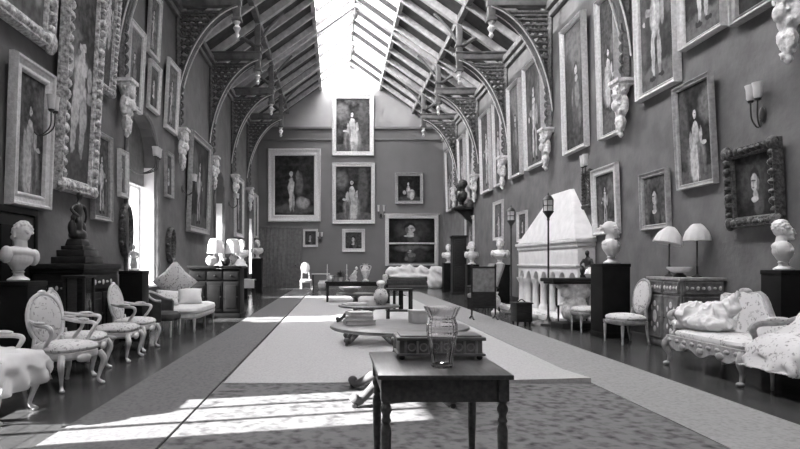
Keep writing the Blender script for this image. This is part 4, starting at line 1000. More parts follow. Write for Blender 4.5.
b.ell((0.18, 0.02, 0.5), (0.08, 0.07, 0.13)); b.ell((-0.16, 0.02, 0.52), (0.06, 0.06, 0.12)); b.ell((-0.16, 0.0, 0.67), (0.035, 0.04, 0.045)); b.tube([(0.05, 0.05, 0.85), (0.12, 0.08, 0.65), (0.1, 0.06, 0.45)], [0.03, 0.06, 0.08])
b.blob(0.014, 2); b.build('figures', 'bronze', t)
# little glazed stand between the chairs
t = thing('vitrine_stand', 'narrow dark glazed stand between the left-hand armchairs', 'cabinet', (-3.42, 7.95, 0), PI / 2)
b = MB()
for sx in (-1, 1):
    for sy in (-1, 1): b.box((sx * 0.15, sy * 0.13, 0.56), (0.035, 0.035, 1.12), 0.006)
for zz in (0.2, 0.62, 1.12): b.box((0, 0, zz), (0.36, 0.32, 0.035), 0.008)
b.build('frame', 'dark_wood', t)
b = MB(); b.box((0, 0.1, 0.66), (0.29, 0.02, 0.9)); b.build('back_panel', 'dark_wood', t)
b = MB(); b.box((-0.152, 0, 0.87), (0.006, 0.24, 0.46)); b.box((0, -0.132, 0.87), (0.27, 0.006, 0.46)); b.build('pane', 'pane', t, smooth=False)
b = MB(); b.lathe([(0.04, 0), (0.06, 0.02), (0.09, 0.08), (0.06, 0.15), (0.065, 0.17)], (-3.42, 7.93, 0.22), 14); tag(b.build('jar', 'china'), 'small white jar on the low shelf of the glazed stand', 'jar')
# lamp cabinet standing out from the left wall
t = thing('bureau', 'bulky dark cabinet standing out from left wall, carrying pale lamps', 'cabinet', (-2.9, 14.55, 0))
b = MB(); b.box((0, 0, 0.62), (1.2, 0.66, 1.08), 0.02); b.build('body', 'ebony', t)
b = MB(); b.box((0, 0, 1.2), (1.3, 0.76, 0.06), 0.015); b.build('top', 'ebony', t)
b = MB(); b.box((0, 0, 0.05), (1.25, 0.7, 0.1), 0.015); b.build('plinth', 'ebony', t)
for s in (-1, 0, 1):
    b = MB(); b.box((s * 0.39, -0.335, 0.5), (0.36, 0.03, 0.7), 0.012); b.box((s * 0.39, -0.352, 0.5), (0.26, 0.02, 0.54), 0.01); dd = b.build('door', 'ebony', t)
    b = MB(); b.ell((s * 0.39 + 0.14, -0.36, 0.5), (0.015, 0.02, 0.015), 8); b.build('knob', 'bronze', dd)
    b = MB(); b.box((s * 0.39, -0.335, 1.0), (0.36, 0.03, 0.2), 0.012); dd = b.build('drawer', 'ebony', t)
    b = MB(); b.ell((s * 0.39, -0.36, 1.0), (0.018, 0.02, 0.018), 8); b.build('knob', 'bronze', dd)
def table_lamp(label, loc, H, r0, r1, hs, group=None, rot=(0, 0, 0), slim=True, wave=12):
    t = thing('table_lamp', label, 'lamp', loc, 0, group)
    b = MB(); b.lathe([(0.075, 0), (0.08, 0.015), (0.05, 0.03), (0.02, 0.05), (0.014, 0.08)], n=16)
    b.build('base', 'bronze' if slim else 'china_pattern', t)
    b = MB()
    if slim: b.lathe([(0.014, 0.07), (0.016, 0.15), (0.024, 0.17), (0.013, 0.19), (0.012, H - hs * 0.5)], n=12)
    else: b.lathe([(0.03, 0.05), (0.09, 0.12), (0.1, 0.2), (0.05, 0.29), (0.015, 0.32), (0.012, H - hs * 0.5)], n=16)
    b.build('stem', 'bronze' if slim else 'china_pattern', t)
    b = MB(); R = Matrix.Rotation(rot[0], 3, 'X') @ Matrix.Rotation(rot[1], 3, 'Y')
    b.lathe([(r0, H - hs), (r0 * 0.97, H - hs + 0.04), (r0 * 0.62 + r1 * 0.38, H - hs * 0.45), (r1, H - 0.03), (r1 * 0.6, H)], (0, 0, 0), 36, wave=wave, wamp=0.035)
    b.xf(Matrix.Translation((0, 0, H - hs / 2)) @ R.to_4x4() @ Matrix.Translation((0, 0, -H + hs / 2)))
    b.build('lamp_shade', 'shade', t)
    return t
GLm = 'pale-shaded lamps on the bulky dark cabinet'
table_lamp('pale broad-shaded lamp, nearer the wall on the bulky dark cabinet', (-2.93, 14.5, 1.231), 0.66, 0.21, 0.15, 0.36, GLm, slim=False, wave=0)
table_lamp('pale broad-shaded lamp, nearer the room on the bulky dark cabinet', (-2.53, 14.6, 1.231), 0.66, 0.19, 0.14, 0.36, GLm, slim=False, wave=0)
b = MB(); b.lathe([(0.05, 0), (0.09, 0.03), (0.13, 0.1), (0.125, 0.18), (0.08, 0.22), (0.085, 0.24), (0.07, 0.23), (0.05, 0.05)], (-2.98, 14.23, 1.231), 20); tag(b.build('jar', 'china'), 'round white jar beneath the lampshade nearer the wall', 'jar')
b = MB(); b.lathe([(0.05, 0), (0.08, 0.03), (0.11, 0.1), (0.1, 0.16), (0.06, 0.2), (0.07, 0.21), (0.05, 0.19), (0.03, 0.03)], (-2.66, 14.32, 1.231), 20); tag(b.build('jar', 'bronze'), 'round dark jar between the two broad-shaded lamps', 'jar')
t = thing('table_lamp', 'low lamp with white cone shade just beyond the bulky dark cabinet', 'lamp', (-2.6, 15.75, 0))
b = MB(); b.lathe([(0.22, 0), (0.22, 0.04), (0.06, 0.08), (0.03, 0.15), (0.025, 1.1)], n=16); b.build('stand', 'dark_wood', t)
b = MB(); b.lathe([(0.26, 1.2), (0.25, 1.22), (0.15, 1.4), (0.14, 1.41)], n=24); b.build('lamp_shade', 'shade', t)
b = MB(); b.lathe([(0.02, 1.08), (0.018, 1.3)], n=8); b.build('stem', 'bronze', t)
t = thing('side_table', 'small dark table with white cloth near the end door', 'table', (-3.1, 20.6, 0))
b = MB(); b.box((0, 0, 0.71), (0.6, 0.5, 0.04), 0.01); b.build('tabletop', 'dark_wood', t)
for sx in (-1, 1):
    for sy in (-1, 1):
        b = MB(); b.lathe([(0.018, 0), (0.025, 0.69)], (sx * 0.25, sy * 0.2, 0), 8); b.build('leg', 'dark_wood', t)
b = MB(); b.box((-3.0, 20.42, 0.745), (0.42, 0.36, 0.012), 0.003); b.box((-3.0, 20.245, 0.6), (0.42, 0.012, 0.3), 0.003); tag(b.build('table_mat', 'white_cloth'), 'white cloth hanging over the front of the small dark table near the end door', 'cloth')

# ================================================================= THE RIGHT-HAND CABINET
t = thing('inlaid_cabinet', 'inlaid cabinet with medallion doors behind the floral settee', 'cabinet', (5.4, 9.32, 0), -PI / 2)
hw, hd, H = 0.46, 0.32, 1.06
b = MB(); b.box((0, 0, 0.57), (2 * hw, 2 * hd, 0.94), 0.012); b.build('body', 'inlay', t)
b = MB(); b.box((0, -0.005, H), (2 * hw + 0.06, 2 * hd + 0.05, 0.045), 0.012); b.build('top', 'gilt_grey', t)
b = MB(); b.box((0, 0, 0.05), (2 * hw + 0.04, 2 * hd + 0.04, 0.1), 0.012); b.build('plinth', 'inlay', t)
def cab_panel(name, w, z0, z1, mtx, parent, med=True, n=5):
    b = MB(); b.box((0, -0.012, (z0 + z1) / 2), (w, 0.024, z1 - z0), 0.008)
    for sx in (-1, 1): b.box((sx * (w / 2 - 0.02), -0.028, (z0 + z1) / 2), (0.018, 0.012, z1 - z0 - 0.04), 0.004)
    for zz in (z0 + 0.02, z1 - 0.02): b.box((0, -0.028, zz), (w - 0.04, 0.012, 0.018), 0.004)
    b.xf(mtx); o = b.build(name, 'inlay', parent)
    b = MB(); zc = (z0 + z1) / 2
    if med:
        b.ell((0, -0.026, zc), (0.055, 0.012, 0.1), 16)
        for q in (-1, 1): b.ell((0, -0.026, zc + q * 0.2), (0.035, 0.01, 0.05), 10); b.ell((q * 0.09, -0.026, zc + 0.13), (0.02, 0.01, 0.045), 8); b.ell((q * 0.09, -0.026, zc - 0.13), (0.02, 0.01, 0.045), 8)
    else:
        for k in range(n): b.ell((-w / 2 + (k + 0.5) * w / n, -0.026, zc), (w / n * 0.33, 0.01, 0.022 if k % 2 else 0.032), 8)
    b.xf(mtx); b.build('medallion' if med else 'inlay_band', 'ivory', o)
    return o
F0 = Matrix.Translation((0, -hd, 0)); E0 = Matrix.Translation((hw, 0, 0)) @ Matrix.Rotation(PI / 2, 4, 'Z')
for s in (-1, 1):
    sh = Matrix.Translation((s * 0.225, 0, 0))
    o = cab_panel('door', 0.42, 0.12, 0.8, F0 @ sh, t); b = MB(); b.ell((-s * 0.17, -0.03, 0.46), (0.012, 0.015, 0.012), 8); b.xf(F0 @ sh); b.build('knob', 'bronze', o)
    o = cab_panel('drawer', 0.42, 0.83, 1.02, F0 @ sh, t, False)
cab_panel('end_panel', 0.58, 0.12, 0.8, E0, t); cab_panel('end_frieze', 0.58, 0.83, 1.02, E0, t, False, 7)
table_lamp('lamp with crooked white scalloped shade, farther one on the inlaid cabinet', (5.36, 9.68, 1.084), 0.8, 0.21, 0.09, 0.27, 'scallop-shaded lamps on the inlaid cabinet', rot=(0, 0.22, 0))
table_lamp('lamp with straight white scalloped shade, nearer one on the inlaid cabinet', (5.55, 9.25, 1.084), 0.82, 0.19, 0.09, 0.26, 'scallop-shaded lamps on the inlaid cabinet')
t = thing('bowl', 'pale footed bowl between the two lamps on the inlaid cabinet', 'bowl', (5.3, 9.28, 1.084))
b = MB(); b.lathe([(0.09, 0), (0.1, 0.02), (0.05, 0.05), (0.05, 0.07)], n=20); b.build('foot', 'bronze', t)
b = MB(); b.lathe([(0.05, 0.06), (0.13, 0.085), (0.18, 0.13), (0.185, 0.155), (0.17, 0.15), (0.12, 0.1), (0.04, 0.08)], n=28); b.build('basin', 'china', t)

# ================================================================= FIREPLACE
t = thing('fireplace', 'great white stone fireplace with sloping hood and arcade, right wall', 'fireplace', (XR - 0.005, 15.5, 0), -PI / 2)
W2 = 2.23
b = MB()   # hood: local x along the wall, -y into the room
lo = [(-W2, 0), (-W2 + 0.12, -0.44), (W2 - 0.12, -0.44), (W2, 0)]; hi = [(-0.42, 0), (-0.36, -0.07), (0.9, -0.07), (0.96, 0)]
b._add([(p[0], p[1], 1.86) for p in lo] + [(p[0], p[1], 3.1) for p in hi], [(3, 2, 1, 0), (4, 5, 6, 7)] + [(i, (i + 1) % 4, 4 + (i + 1) % 4, 4 + i) for i in range(4)])
b.build('hood', 'stone', t, smooth=False)
b = MB(); b.box((0, -0.24, 1.81), (2 * W2 + 0.04, 0.48, 0.08), 0.02); b.box((0, -0.22, 1.72), (2 * W2 - 0.04, 0.44, 0.1), 0.03); b.build('ledge', 'stone', t)
b = MB(); b.box((0, -0.2, 1.45), (2 * W2 - 0.12, 0.4, 0.46), 0.01); b.box((0, -0.22, 1.24), (2 * W2 - 0.08, 0.44, 0.05), 0.012); b.build('frieze', 'stone', t)
# arcade: piers and round arches before a dark opening
n, step = 7, (2 * W2 - 0.12) / 7
b = MB(); x0 = -W2 + 0.06
for k in range(n):
    xc = x0 + (k + 0.5) * step; r = step * 0.33
    poly = [(x0 + k * step, 1.22), (x0 + k * step, 0.88), (xc - r, 0.88)] + [(xc - r * math.cos(PI * q / 10), 0.88 + r * math.sin(PI * q / 10)) for q in range(1, 10)] + [(xc + r, 0.88), (x0 + (k + 1) * step, 0.88), (x0 + (k + 1) * step, 1.22)]
    b.prism(poly[:2] + poly[2:], 'xz', -0.4, -0.22)
b.build('arcade', 'stone', t, smooth=False)
for k in range(n + 1):
    b = MB(); c = (x0 + k * step, -0.3, 0)
    b.lathe([(0.13, 0.08), (0.13, 0.16), (0.1, 0.2), (0.085, 0.24), (0.08, 0.72), (0.1, 0.76), (0.15, 0.86), (0.15, 0.885)], c, 14); b.build('column', 'stone', t)
b = MB()
for s in (-1, 1): b.box((s * (W2 - 0.2), -0.14, 0.6), (0.3, 0.28, 1.25), 0.01)
b.build('jamb', 'stone', t)
b = MB(); b.box((0, -0.03, 0.62), (2 * W2 - 0.5, 0.06, 1.22)); b.build('fireback', 'soot', t)
b = MB(); b.box((0, -0.47, 0.04), (2 * W2 + 0.1, 0.94, 0.08), 0.015); b.build('hearth', 'stone', t)
b = MB(); b.box((0, -1.02, 0.06), (2 * W2, 0.12, 0.12), 0.02)
for k in range(15): b.ell((-W2 + 0.15 + k * (2 * W2 - 0.3) / 14, -1.02, 0.13), (0.05, 0.05, 0.03), 10)
fk = b; tt = tag(fk.build('fender', 'stone'), 'low pale stone fender on the floor round the hearth', 'fender'); tt.location = (XR - 0.005, 15.5, 0.001); tt.rotation_euler = (0, 0, -PI / 2)
for k, (x, y) in enumerate(((4.2, 13.05), (4.25, 13.45), (4.3, 13.9))):
    b = MB(); rr = random.Random(k)
    for q in range(5): b.ell((rr.uniform(-0.1, 0.1), rr.uniform(-0.1, 0.1), 0.09 + rr.uniform(0, 0.12)), (0.11, 0.1, 0.09), 10)
    b.blob(0.02, 1); o = tag(b.build('marble_block', 'stone'), ('pale rough stone lump nearest the dark log bin', 'pale rough stone lump in the middle of the three by the fender', 'pale rough stone lump farthest along the fender')[k], 'stone', 'stone lumps before the fender'); o.location = (x, y, -0.012)
# lantern standards
def lantern(label, loc, H):
    t = thing('lantern_standard', label, 'lamp', loc, 0, 'iron lantern standards before the fireplace')
    b = MB(); b.lathe([(0.16, 0), (0.16, 0.03), (0.08, 0.07), (0.035, 0.14), (0.02, 0.2), (0.018, H - 0.55), (0.03, H - 0.5), (0.02, H - 0.47)], n=12); b.build('pole', 'iron', t)
    b = MB(); b.lathe([(0.025, H - 0.48), (0.05, H - 0.44), (0.11, H - 0.36), (0.12, H - 0.34), (0.11, H - 0.33)], n=8); b.build('cone', 'iron', t)
    b = MB()
    for k in range(6):
        a = 2 * PI * k / 6; b.tube([(0.1 * math.cos(a), 0.1 * math.sin(a), H - 0.34), (0.11 * math.cos(a), 0.11 * math.sin(a), H - 0.1)], 0.008, 5, 0)
    for zz in (H - 0.34, H - 0.22, H - 0.1): b.tube([(0.108 * math.cos(2 * PI * k / 6), 0.108 * math.sin(2 * PI * k / 6), zz) for k in range(7)], 0.009, 5, 0)
    b.build('cage', 'iron', t)
    b = MB(); b.lathe([(0.085, H - 0.335), (0.095, H - 0.1)], n=6); b.build('lantern_glass', 'china', t)
    b = MB(); b.lathe([(0.12, H - 0.1), (0.07, H - 0.03), (0.02, H), (0.015, H + 0.04), (0.002, H + 0.06)], n=8); b.build('cap', 'iron', t)
    return t
lantern('tall iron lantern on a pole directly before the white fireplace hood', (4.42, 12.55, 0), 2.72)
lantern('tall iron lantern on a pole at the far side of the fireplace', (4.44, 15.3, 0), 2.72)
# console table with carved pale base
t = thing('console_table', 'dark-topped console table on a bulky carved pale base, before the fireplace', 'table', (4.72, 12.0, 0), 0.18)
b = MB(); b.box((0, 0, 0.965), (1.16, 0.5, 0.07), 0.02); b.box((0, 0, 0.91), (1.06, 0.42, 0.05), 0.015); b.build('tabletop', 'dark_wood', t)
b = MB(); b.lathe([(0.1, 0.12), (0.24, 0.2), (0.29, 0.34), (0.24, 0.52), (0.17, 0.62), (0.2, 0.74), (0.28, 0.86), (0.28, 0.9)], (0.04, 0, 0), 18, 1, 0.72)
for s in (-1, 1): b.ell((s * 0.2, -0.08, 0.72), (0.14, 0.09, 0.12)); b.ell((s * 0.16, -0.12, 0.32), (0.12, 0.1, 0.15)); b.ell((s * 0.28, 0, 0.84), (0.1, 0.08, 0.06))
b.blob(0.022, 1); b.build('carved_base', 'plaster', t)
b = MB(); b.box((0.04, 0, 0.06), (0.8, 0.46, 0.12), 0.02); b.build('plinth', 'dark_wood', t)
b = MB(); b.lathe([(0.06, 0), (0.07, 0.02), (0.1, 0.08), (0.07, 0.16), (0.03, 0.19), (0.02, 0.22)], (5.05, 12.0, 1.004), 14); tag(b.build('jar', 'china'), 'little white jar on the dark-topped console table', 'jar')
t = thing('small_bronze', 'dark seated bronze figure at right of the fireplace hood on the console table', 'sculpture', (5.1, 12.22, 1.004), -0.8)
b = MB(); b.box((0, 0, 0.03), (0.22, 0.2, 0.06), 0.01); b.build('base', 'bronze', t)
b = MB(); b.ell((0, 0, 0.14), (0.1, 0.1, 0.09)); b.ell((0, 0.02, 0.3), (0.075, 0.06, 0.14)); b.ell((0, -0.01, 0.5), (0.045, 0.05, 0.06)); b.tube([(0, 0.01, 0.4), (0, 0, 0.48)], 0.03)
for s in (-1, 1): b.tube([(s * 0.07, 0.01, 0.38), (s * 0.12, -0.04, 0.27), (s * 0.05, -0.1, 0.22)], [0.03, 0.025, 0.02]); b.tube([(s * 0.05, 0, 0.14), (s * 0.07, -0.11, 0.17), (s * 0.06, -0.1, 0.05)], [0.045, 0.04, 0.03])
b.blob(0.012, 2); b.build('figure', 'bronze', t)
# log bin, screen, urn, leather chair
t = thing('log_bin', 'dark square log bin on the floor at the fender corner', 'bin', (3.88, 12.62, 0), 0.1)
b = MB(); b.box((0, 0, 0.26), (0.34, 0.32, 0.38), 0.02); b.build('body', 'dark_wood', t)
b = MB(); b.box((0, 0, 0.46), (0.38, 0.36, 0.03), 0.01); b.tube([(-0.1, 0, 0.47), (0, 0, 0.53), (0.1, 0, 0.47)], 0.012, 6); b.build('lid', 'dark_wood', t)
for sx in (-1, 1):
    for sy in (-1, 1):
        b = MB(); b.lathe([(0.02, 0), (0.03, 0.08)], (sx * 0.13, sy * 0.12, 0), 8); b.build('leg', 'dark_wood', t)
t = thing('fire_screen', 'standing fire screen with pale upper panel and dark lower panel', 'screen', (3.36, 13.75, 0))
b = MB()
for s in (-1, 1): b.lathe([(0.02, 0.06), (0.022, 1.2), (0.032, 1.23), (0.012, 1.28)], (s * 0.27, 0, 0), 10)
for zz in (0.28, 0.62, 1.2): b.box((0, 0, zz), (0.54, 0.035, 0.045), 0.01)
b.build('frame', 'dark_wood', t)
b = MB(); b.box((0, 0, 0.91), (0.5, 0.014, 0.56)); b.build('upper_panel', 'screen_glass', t, smooth=False)
b = MB(); b.box((0, 0, 0.45), (0.5, 0.02, 0.32), 0.004); b.build('lower_panel', 'dark_wood', t)
for s in (-1, 1):
    b = MB(); b.tube([(s * 0.27, -0.22, 0.012), (s * 0.27, -0.1, 0.06), (s * 0.27, 0, 0.1), (s * 0.27, 0.1, 0.06), (s * 0.27, 0.22, 0.012)], 0.02, 8); b.build('foot', 'dark_wood', t)
t = thing('urn', 'pale patterned urn on the floor between the fire screen and the dark armchair', 'urn', (4.1, 15.55, 0))
b = MB(); b.lathe([(0.1, 0), (0.11, 0.04), (0.06, 0.08), (0.05, 0.12)], n=16); b.build('foot', 'stone', t)
b = MB(); b.lathe([(0.05, 0.11), (0.11, 0.2), (0.14, 0.32), (0.11, 0.42), (0.06, 0.48), (0.09, 0.55), (0.08, 0.55), (0.05, 0.48)], n=20); b.build('vase_body', 'china_pattern', t)
def wing_chair(label, loc, rz, m):
    t = thing('wing_chair', label, 'chair', loc, rz)
    b = MB(); pad(b, (0, -0.03, 0), 0.56, 0.56, 0.26, 0.45, 5, 0.03); b.build('seat', m, t)
    b = MB(); b.box((0, 0.29, 0.75), (0.6, 0.14, 0.84), 0.05, Rx(-0.15)); b.ell((0, 0.36, 1.13), (0.29, 0.08, 0.08)); b.build('backrest', m, t)
    for s in (-1, 1):
        b = MB(); b.box((s * 0.32, 0, 0.44), (0.12, 0.6, 0.38), 0.05); b.box((s * 0.31, 0.2, 0.85), (0.07, 0.22, 0.5), 0.03); b.build('arm', m, t)
        for yy in (-0.24, 0.26):
            b = MB(); b.lathe([(0.02, 0), (0.03, 0.28)], (s * 0.27, yy, 0), 8); b.build('leg', 'dark_wood', t)
    return t
wing_chair('dark high-backed armchair beside the fireplace, behind the fender', (4.36, 18.1, 0), -0.5, 'dark_cloth')
t = thing('reading_chair', 'grey reclining chair with slanted back left of the fireplace', 'chair', (4.05, 16.7, 0), -0.9)
b = MB(); pad(b, (0, -0.1, 0), 0.56, 0.6, 0.34, 0.46, 5, 0.03); b.build('seat', 'grey_cloth', t)
b = MB(); b.box((0, 0.42, 0.86), (0.54, 0.1, 0.95), 0.04, Rx(-0.5)); b.build('backrest', 'grey_cloth', t)
for s in (-1, 1):
    b = MB(); b.box((s * 0.29, 0.02, 0.62), (0.06, 0.62, 0.05), 0.015); b.tube([(s * 0.29, -0.25, 0.6), (s * 0.29, -0.25, 0.0)], 0.022, 8, 0); b.build('arm', 'dark_wood', t)
    b = MB(); b.tube([(s * 0.27, 0.25, 0.4), (s * 0.27, 0.4, 0.0)], 0.022, 8, 0); b.build('leg', 'dark_wood', t)

# ================================================================= TABLES DOWN THE MIDDLE
t = thing('plain_table', 'dark plain wooden table with turned legs in the foreground', 'table', (0.535, 3.33, 0))
TW, TD, TH = 0.67, 0.78, 0.75
b = MB(); b.box((0, 0, TH - 0.012), (TW, TD, 0.024), 0.006); b.build('tabletop', 'table_wood', t)
b = MB()
for s in (-1, 1): b.box((0, s * (TD / 2 - 0.05), TH - 0.083), (TW - 0.1, 0.022, 0.118), 0.003); b.box((s * (TW / 2 - 0.045), 0, TH - 0.083), (0.022, TD - 0.12, 0.118), 0.003)
b.build('apron', 'table_wood', t)
for sx in (-1, 1):
    for sy in (-1, 1):
        b = MB(); c = (sx * (TW / 2 - 0.045), sy * (TD / 2 - 0.05), 0)
        b.box((c[0], c[1], 0.67), (0.054, 0.054, 0.11), 0.003)
        b.lathe([(0.014, 0), (0.02, 0.02), (0.02, 0.04), (0.015, 0.06), (0.024, 0.3), (0.027, 0.47), (0.018, 0.5), (0.026, 0.515), (0.019, 0.53), (0.019, 0.545), (0.028, 0.565), (0.028, 0.58), (0.018, 0.6), (0.026, 0.616)], c, 14)
        b.build('leg', 'table_wood', t)
t = thing('casket', 'low dark carved casket on small feet, on the foreground table', 'box', (0.59, 3.5, 0.7505), 0.0)
b = MB(); b.box((0, 0, 0.07), (0.47, 0.2, 0.085), 0.006); b.box((0, 0, 0.03), (0.5, 0.23, 0.014), 0.004); b.build('body', 'inlay', t)
b = MB(); b.box((0, 0, 0.12), (0.505, 0.235, 0.02), 0.005); b.box((0, 0, 0.133), (0.46, 0.2, 0.012), 0.004); b.build('lid', 'mid_wood', t)
b = MB()
for k in range(7):
    x = -0.2 + k * 0.4 / 6; b.box((x, -0.103, 0.072), (0.014, 0.012, 0.07), 0.003)
    if k < 6: b.torus((x + 0.033, -0.104, 0.072), 0.02, 0.005, 12, 5)
b.build('carved_front', 'gilt_grey', t)
for sx in (-1, 1):
    for sy in (-1, 1):
        b = MB(); b.ell((sx * 0.22, sy * 0.09, 0.0125), (0.018, 0.018, 0.0125), 10); b.build('foot', 'dark_wood', t)
b = MB(); prof = [(0.0, 0.0), (0.052, 0.0), (0.056, 0.006), (0.06, 0.05), (0.072, 0.12), (0.083, 0.19), (0.082, 0.225), (0.072, 0.25), (0.07, 0.262), (0.082, 0.285), (0.097, 0.318), (0.092, 0.319), (0.075, 0.285), (0.062, 0.262), (0.066, 0.245), (0.074, 0.22), (0.074, 0.19), (0.063, 0.12), (0.05, 0.06), (0.044, 0.022), (0.0, 0.018)]
b.lathe(prof, n=20)
o = tag(b.build('glass_vase', 'glass', ang=10), 'clear cut-glass vase with flared rim at the front of the foreground table', 'vase'); o.location = (0.555, 3.17, 0.7505)
def pedestal_table(label, loc, rx, ry, h, nf, fr, m='table_wood', castor=True, a0=0.785, name='round_table'):
    t = thing(name, label, 'table', loc)
    b = MB(); b.lathe([(0.001, h - 0.035), (0.97, h - 0.035), (1, h - 0.02), (0.99, h - 0.004), (0.96, h), (0.001, h)], n=40, sx=rx, sy=ry); b.build('tabletop', m, t)
    b = MB(); b.lathe([(0.001, h - 0.055), (0.6, h - 0.055), (0.62, h - 0.034), (0.001, h - 0.034)], n=40, sx=rx, sy=ry); b.build('apron', m, t)
    b = MB(); b.lathe([(0.06, 0.13), (0.09, 0.16), (0.1, 0.2), (0.055, 0.26), (0.05, 0.34), (0.08, 0.4), (0.06, 0.46), (0.05, h - 0.12), (0.14, h - 0.054)], n=18); b.build('column', m, t)
    for k in range(nf):
        a = a0 + 2 * PI * k / nf; c, s = math.cos(a), math.sin(a)
        b = MB(); b.tube([(c * 0.05, s * 0.05, 0.2), (c * fr * 0.35, s * fr * 0.35, 0.235), (c * fr * 0.7, s * fr * 0.7, 0.12), (c * fr * 0.9, s * fr * 0.9, 0.055), (c * fr, s * fr, 0.075)], [0.055, 0.05, 0.04, 0.038, 0.045], 10)
        b.ell((c * fr, s * fr, 0.085), (0.05, 0.05, 0.045), 10); l = b.build('leg', m, t)
        b = MB(); b.lathe([(0.02, -0.03), (0.028, -0.02), (0.028, 0.02), (0.02, 0.03)], (c * fr, s * fr, 0.028), 10, rot=Rx(PI / 2)); b.build('castor', 'bronze', l)
    return t
pedestal_table('round pale-topped pedestal table on scrolled feet, next behind the foreground table', (0.6, 5.8, 0), 0.67, 0.67, 0.7, 4, 0.62, 'mid_wood', a0=2.35)
pedestal_table('oval dark pedestal table with splayed feet, second behind the foreground table', (0.52, 9.75, 0), 0.5, 0.5, 0.62, 4, 0.52)
pedestal_table('round dark pedestal table carrying a wide white dish, third behind the foreground table', (0.4, 13.0, 0), 0.42, 0.42, 0.65, 3, 0.4)
def books(cx, cy, z, specs, labels, group):
    for (w, d, h, rz), lab in zip(specs, labels):
        t = thing('book', lab, 'book', (cx, cy, z), rz, group)
        b = MB(); 
        for q in (0.004, h - 0.004): b.box((0, 0, q), (w, d, 0.008), 0.002)
        b.box((-w / 2 + 0.004, 0, h / 2), (0.008, d, h), 0.002); b.build('cover', 'paper', t)
        b = MB(); b.box((0.006, 0, h / 2), (w - 0.02, d - 0.016, h - 0.014)); b.build('pages', 'china', t)
        z += h + 0.001
books(0.22, 5.92, 0.7005, [(0.3, 0.24, 0.045, 0.1), (0.27, 0.22, 0.04, -0.05), (0.24, 0.2, 0.035, 0.2)], ['pale book at the bottom of the stack on the round table', 'pale book in the middle of the stack on the round table', 'pale book on top of the stack on the round table'], 'books stacked on the round table')
t = thing('box', 'small white box on the round table behind the glass vase', 'box', (0.82, 6.05, 0.7005), 0.2)
b = MB(); b.box((0, 0, 0.05), (0.17, 0.14, 0.1), 0.008); b.build('body', 'paper', t); b = MB(); b.box((0, 0, 0.115), (0.18, 0.15, 0.028), 0.008); b.build('lid', 'paper', t)
b = MB(); b.lathe([(0.03, 0), (0.055, 0.04), (0.05, 0.08), (0.03, 0.1), (0.035, 0.11), (0.02, 0.1), (0.02, 0.02)], (0.92, 5.75, 0.7005), 14); tag(b.build('cup', 'china'), 'small white cup near the right edge of the round table', 'cup')
t = thing('ginger_jar', 'tall glass jar with neck on the oval dark table', 'jar', (0.72, 9.85, 0.6205))
b = MB(); b.lathe([(0.07, 0), (0.075, 0.01), (0.11, 0.07), (0.12, 0.15), (0.09, 0.23), (0.05, 0.26), (0.05, 0.3), (0.07, 0.33)], n=18); b.build('vase_body', 'china_pattern', t)
b = MB(); b.lathe([(0.07, 0.33), (0.075, 0.36), (0.05, 0.39), (0.01, 0.4)], n=14); b.build('lid', 'china', t)
b = MB(); b.box((0, 0, 0.012), (0.36, 0.26, 0.024), 0.004); b.box((0.05, 0.02, 0.032), (0.3, 0.22, 0.014), 0.003); o = tag(b.build('portfolio', 'paper'), 'white papers lying on the oval dark table', 'papers'); o.location = (0.28, 9.7, 0.6205); o.rotation_euler = (0, 0, 0.3)
b = MB(); b.lathe([(0.08, 0), (0.09, 0.02), (0.19, 0.07), (0.25, 0.13), (0.24, 0.135), (0.17, 0.08), (0.05, 0.035)], (0.28, 13.0, 0.6505), 26); tag(b.build('dish', 'china'), 'wide white dish on the third round table', 'dish')
# open dark stand
t = thing('whatnot', 'open dark two-tier stand right of the dish table', 'stand', (1.38, 13.3, 0))
for zz in (0.25, 0.72): 
    b = MB(); b.box((0, 0, zz), (0.58, 0.4, 0.03), 0.008); b.build('shelf', 'dark_wood', t)
for sx in (-1, 1):
    for sy in (-1, 1):
        b = MB(); b.box((sx * 0.25, sy * 0.16, 0.36), (0.05, 0.05, 0.72), 0.008); b.build('leg', 'dark_wood', t)
b = MB(); b.box((0.05, 0.12, 0.48), (0.1, 0.05, 0.42), 0.01); b.box((-0.1, 0.12, 0.48), (0.06, 0.05, 0.42), 0.01); b.build('splat', 'dark_wood', t)
# long far table and what stands on it
t = thing('long_table', 'long dark table across the hall before the far sofa', 'table', (0.6, 20.1, 0))
b = MB(); b.box((0, 0, 0.66), (2.0, 0.7, 0.05), 0.01); b.build('tabletop', 'dark_wood', t)
b = MB(); b.box((0, -0.28, 0.58), (1.8, 0.03, 0.1), 0.005); b.box((0, 0.28, 0.58), (1.8, 0.03, 0.1), 0.005); b.build('apron', 'dark_wood', t)
for sx in (-1, 1):
    for sy in (-1, 1):
        b = MB(); b.lathe([(0.03, 0), (0.045, 0.3), (0.035, 0.36), (0.05, 0.45), (0.045, 0.64)], (sx * 0.92, sy * 0.28, 0), 10); b.build('leg', 'dark_wood', t)
ZT = 0.6855
t = thing('plant_pot', 'dark leafy plant in white pot on the long far table', 'plant', (0.1, 20.2, ZT))
b = MB(); b.lathe([(0.07, 0), (0.1, 0.14), (0.11, 0.15), (0.09, 0.15), (0.08, 0.12)], n=14); b.build('pot', 'china', t)
b = MB(); rr = random.Random(5)
for k in range(46):
    a, q = rr.uniform(0, 2 * PI), rr.uniform(0.1, 1.3); L = rr.uniform(0.16, 0.3)
    d = Vector((math.sin(q) * math.cos(a), math.sin(q) * math.sin(a), math.cos(q)))
    p0 = Vector((0, 0, 0.14)); p1 = p0 + d * L; sd = d.cross(Vector((0, 0, 1))).normalized() * 0.03
    mid = p0 + d * L * 0.65
    b._add([p0, mid + sd, p1 - Vector((0, 0, 0.03)), mid - sd], [(0, 1, 2, 3)])
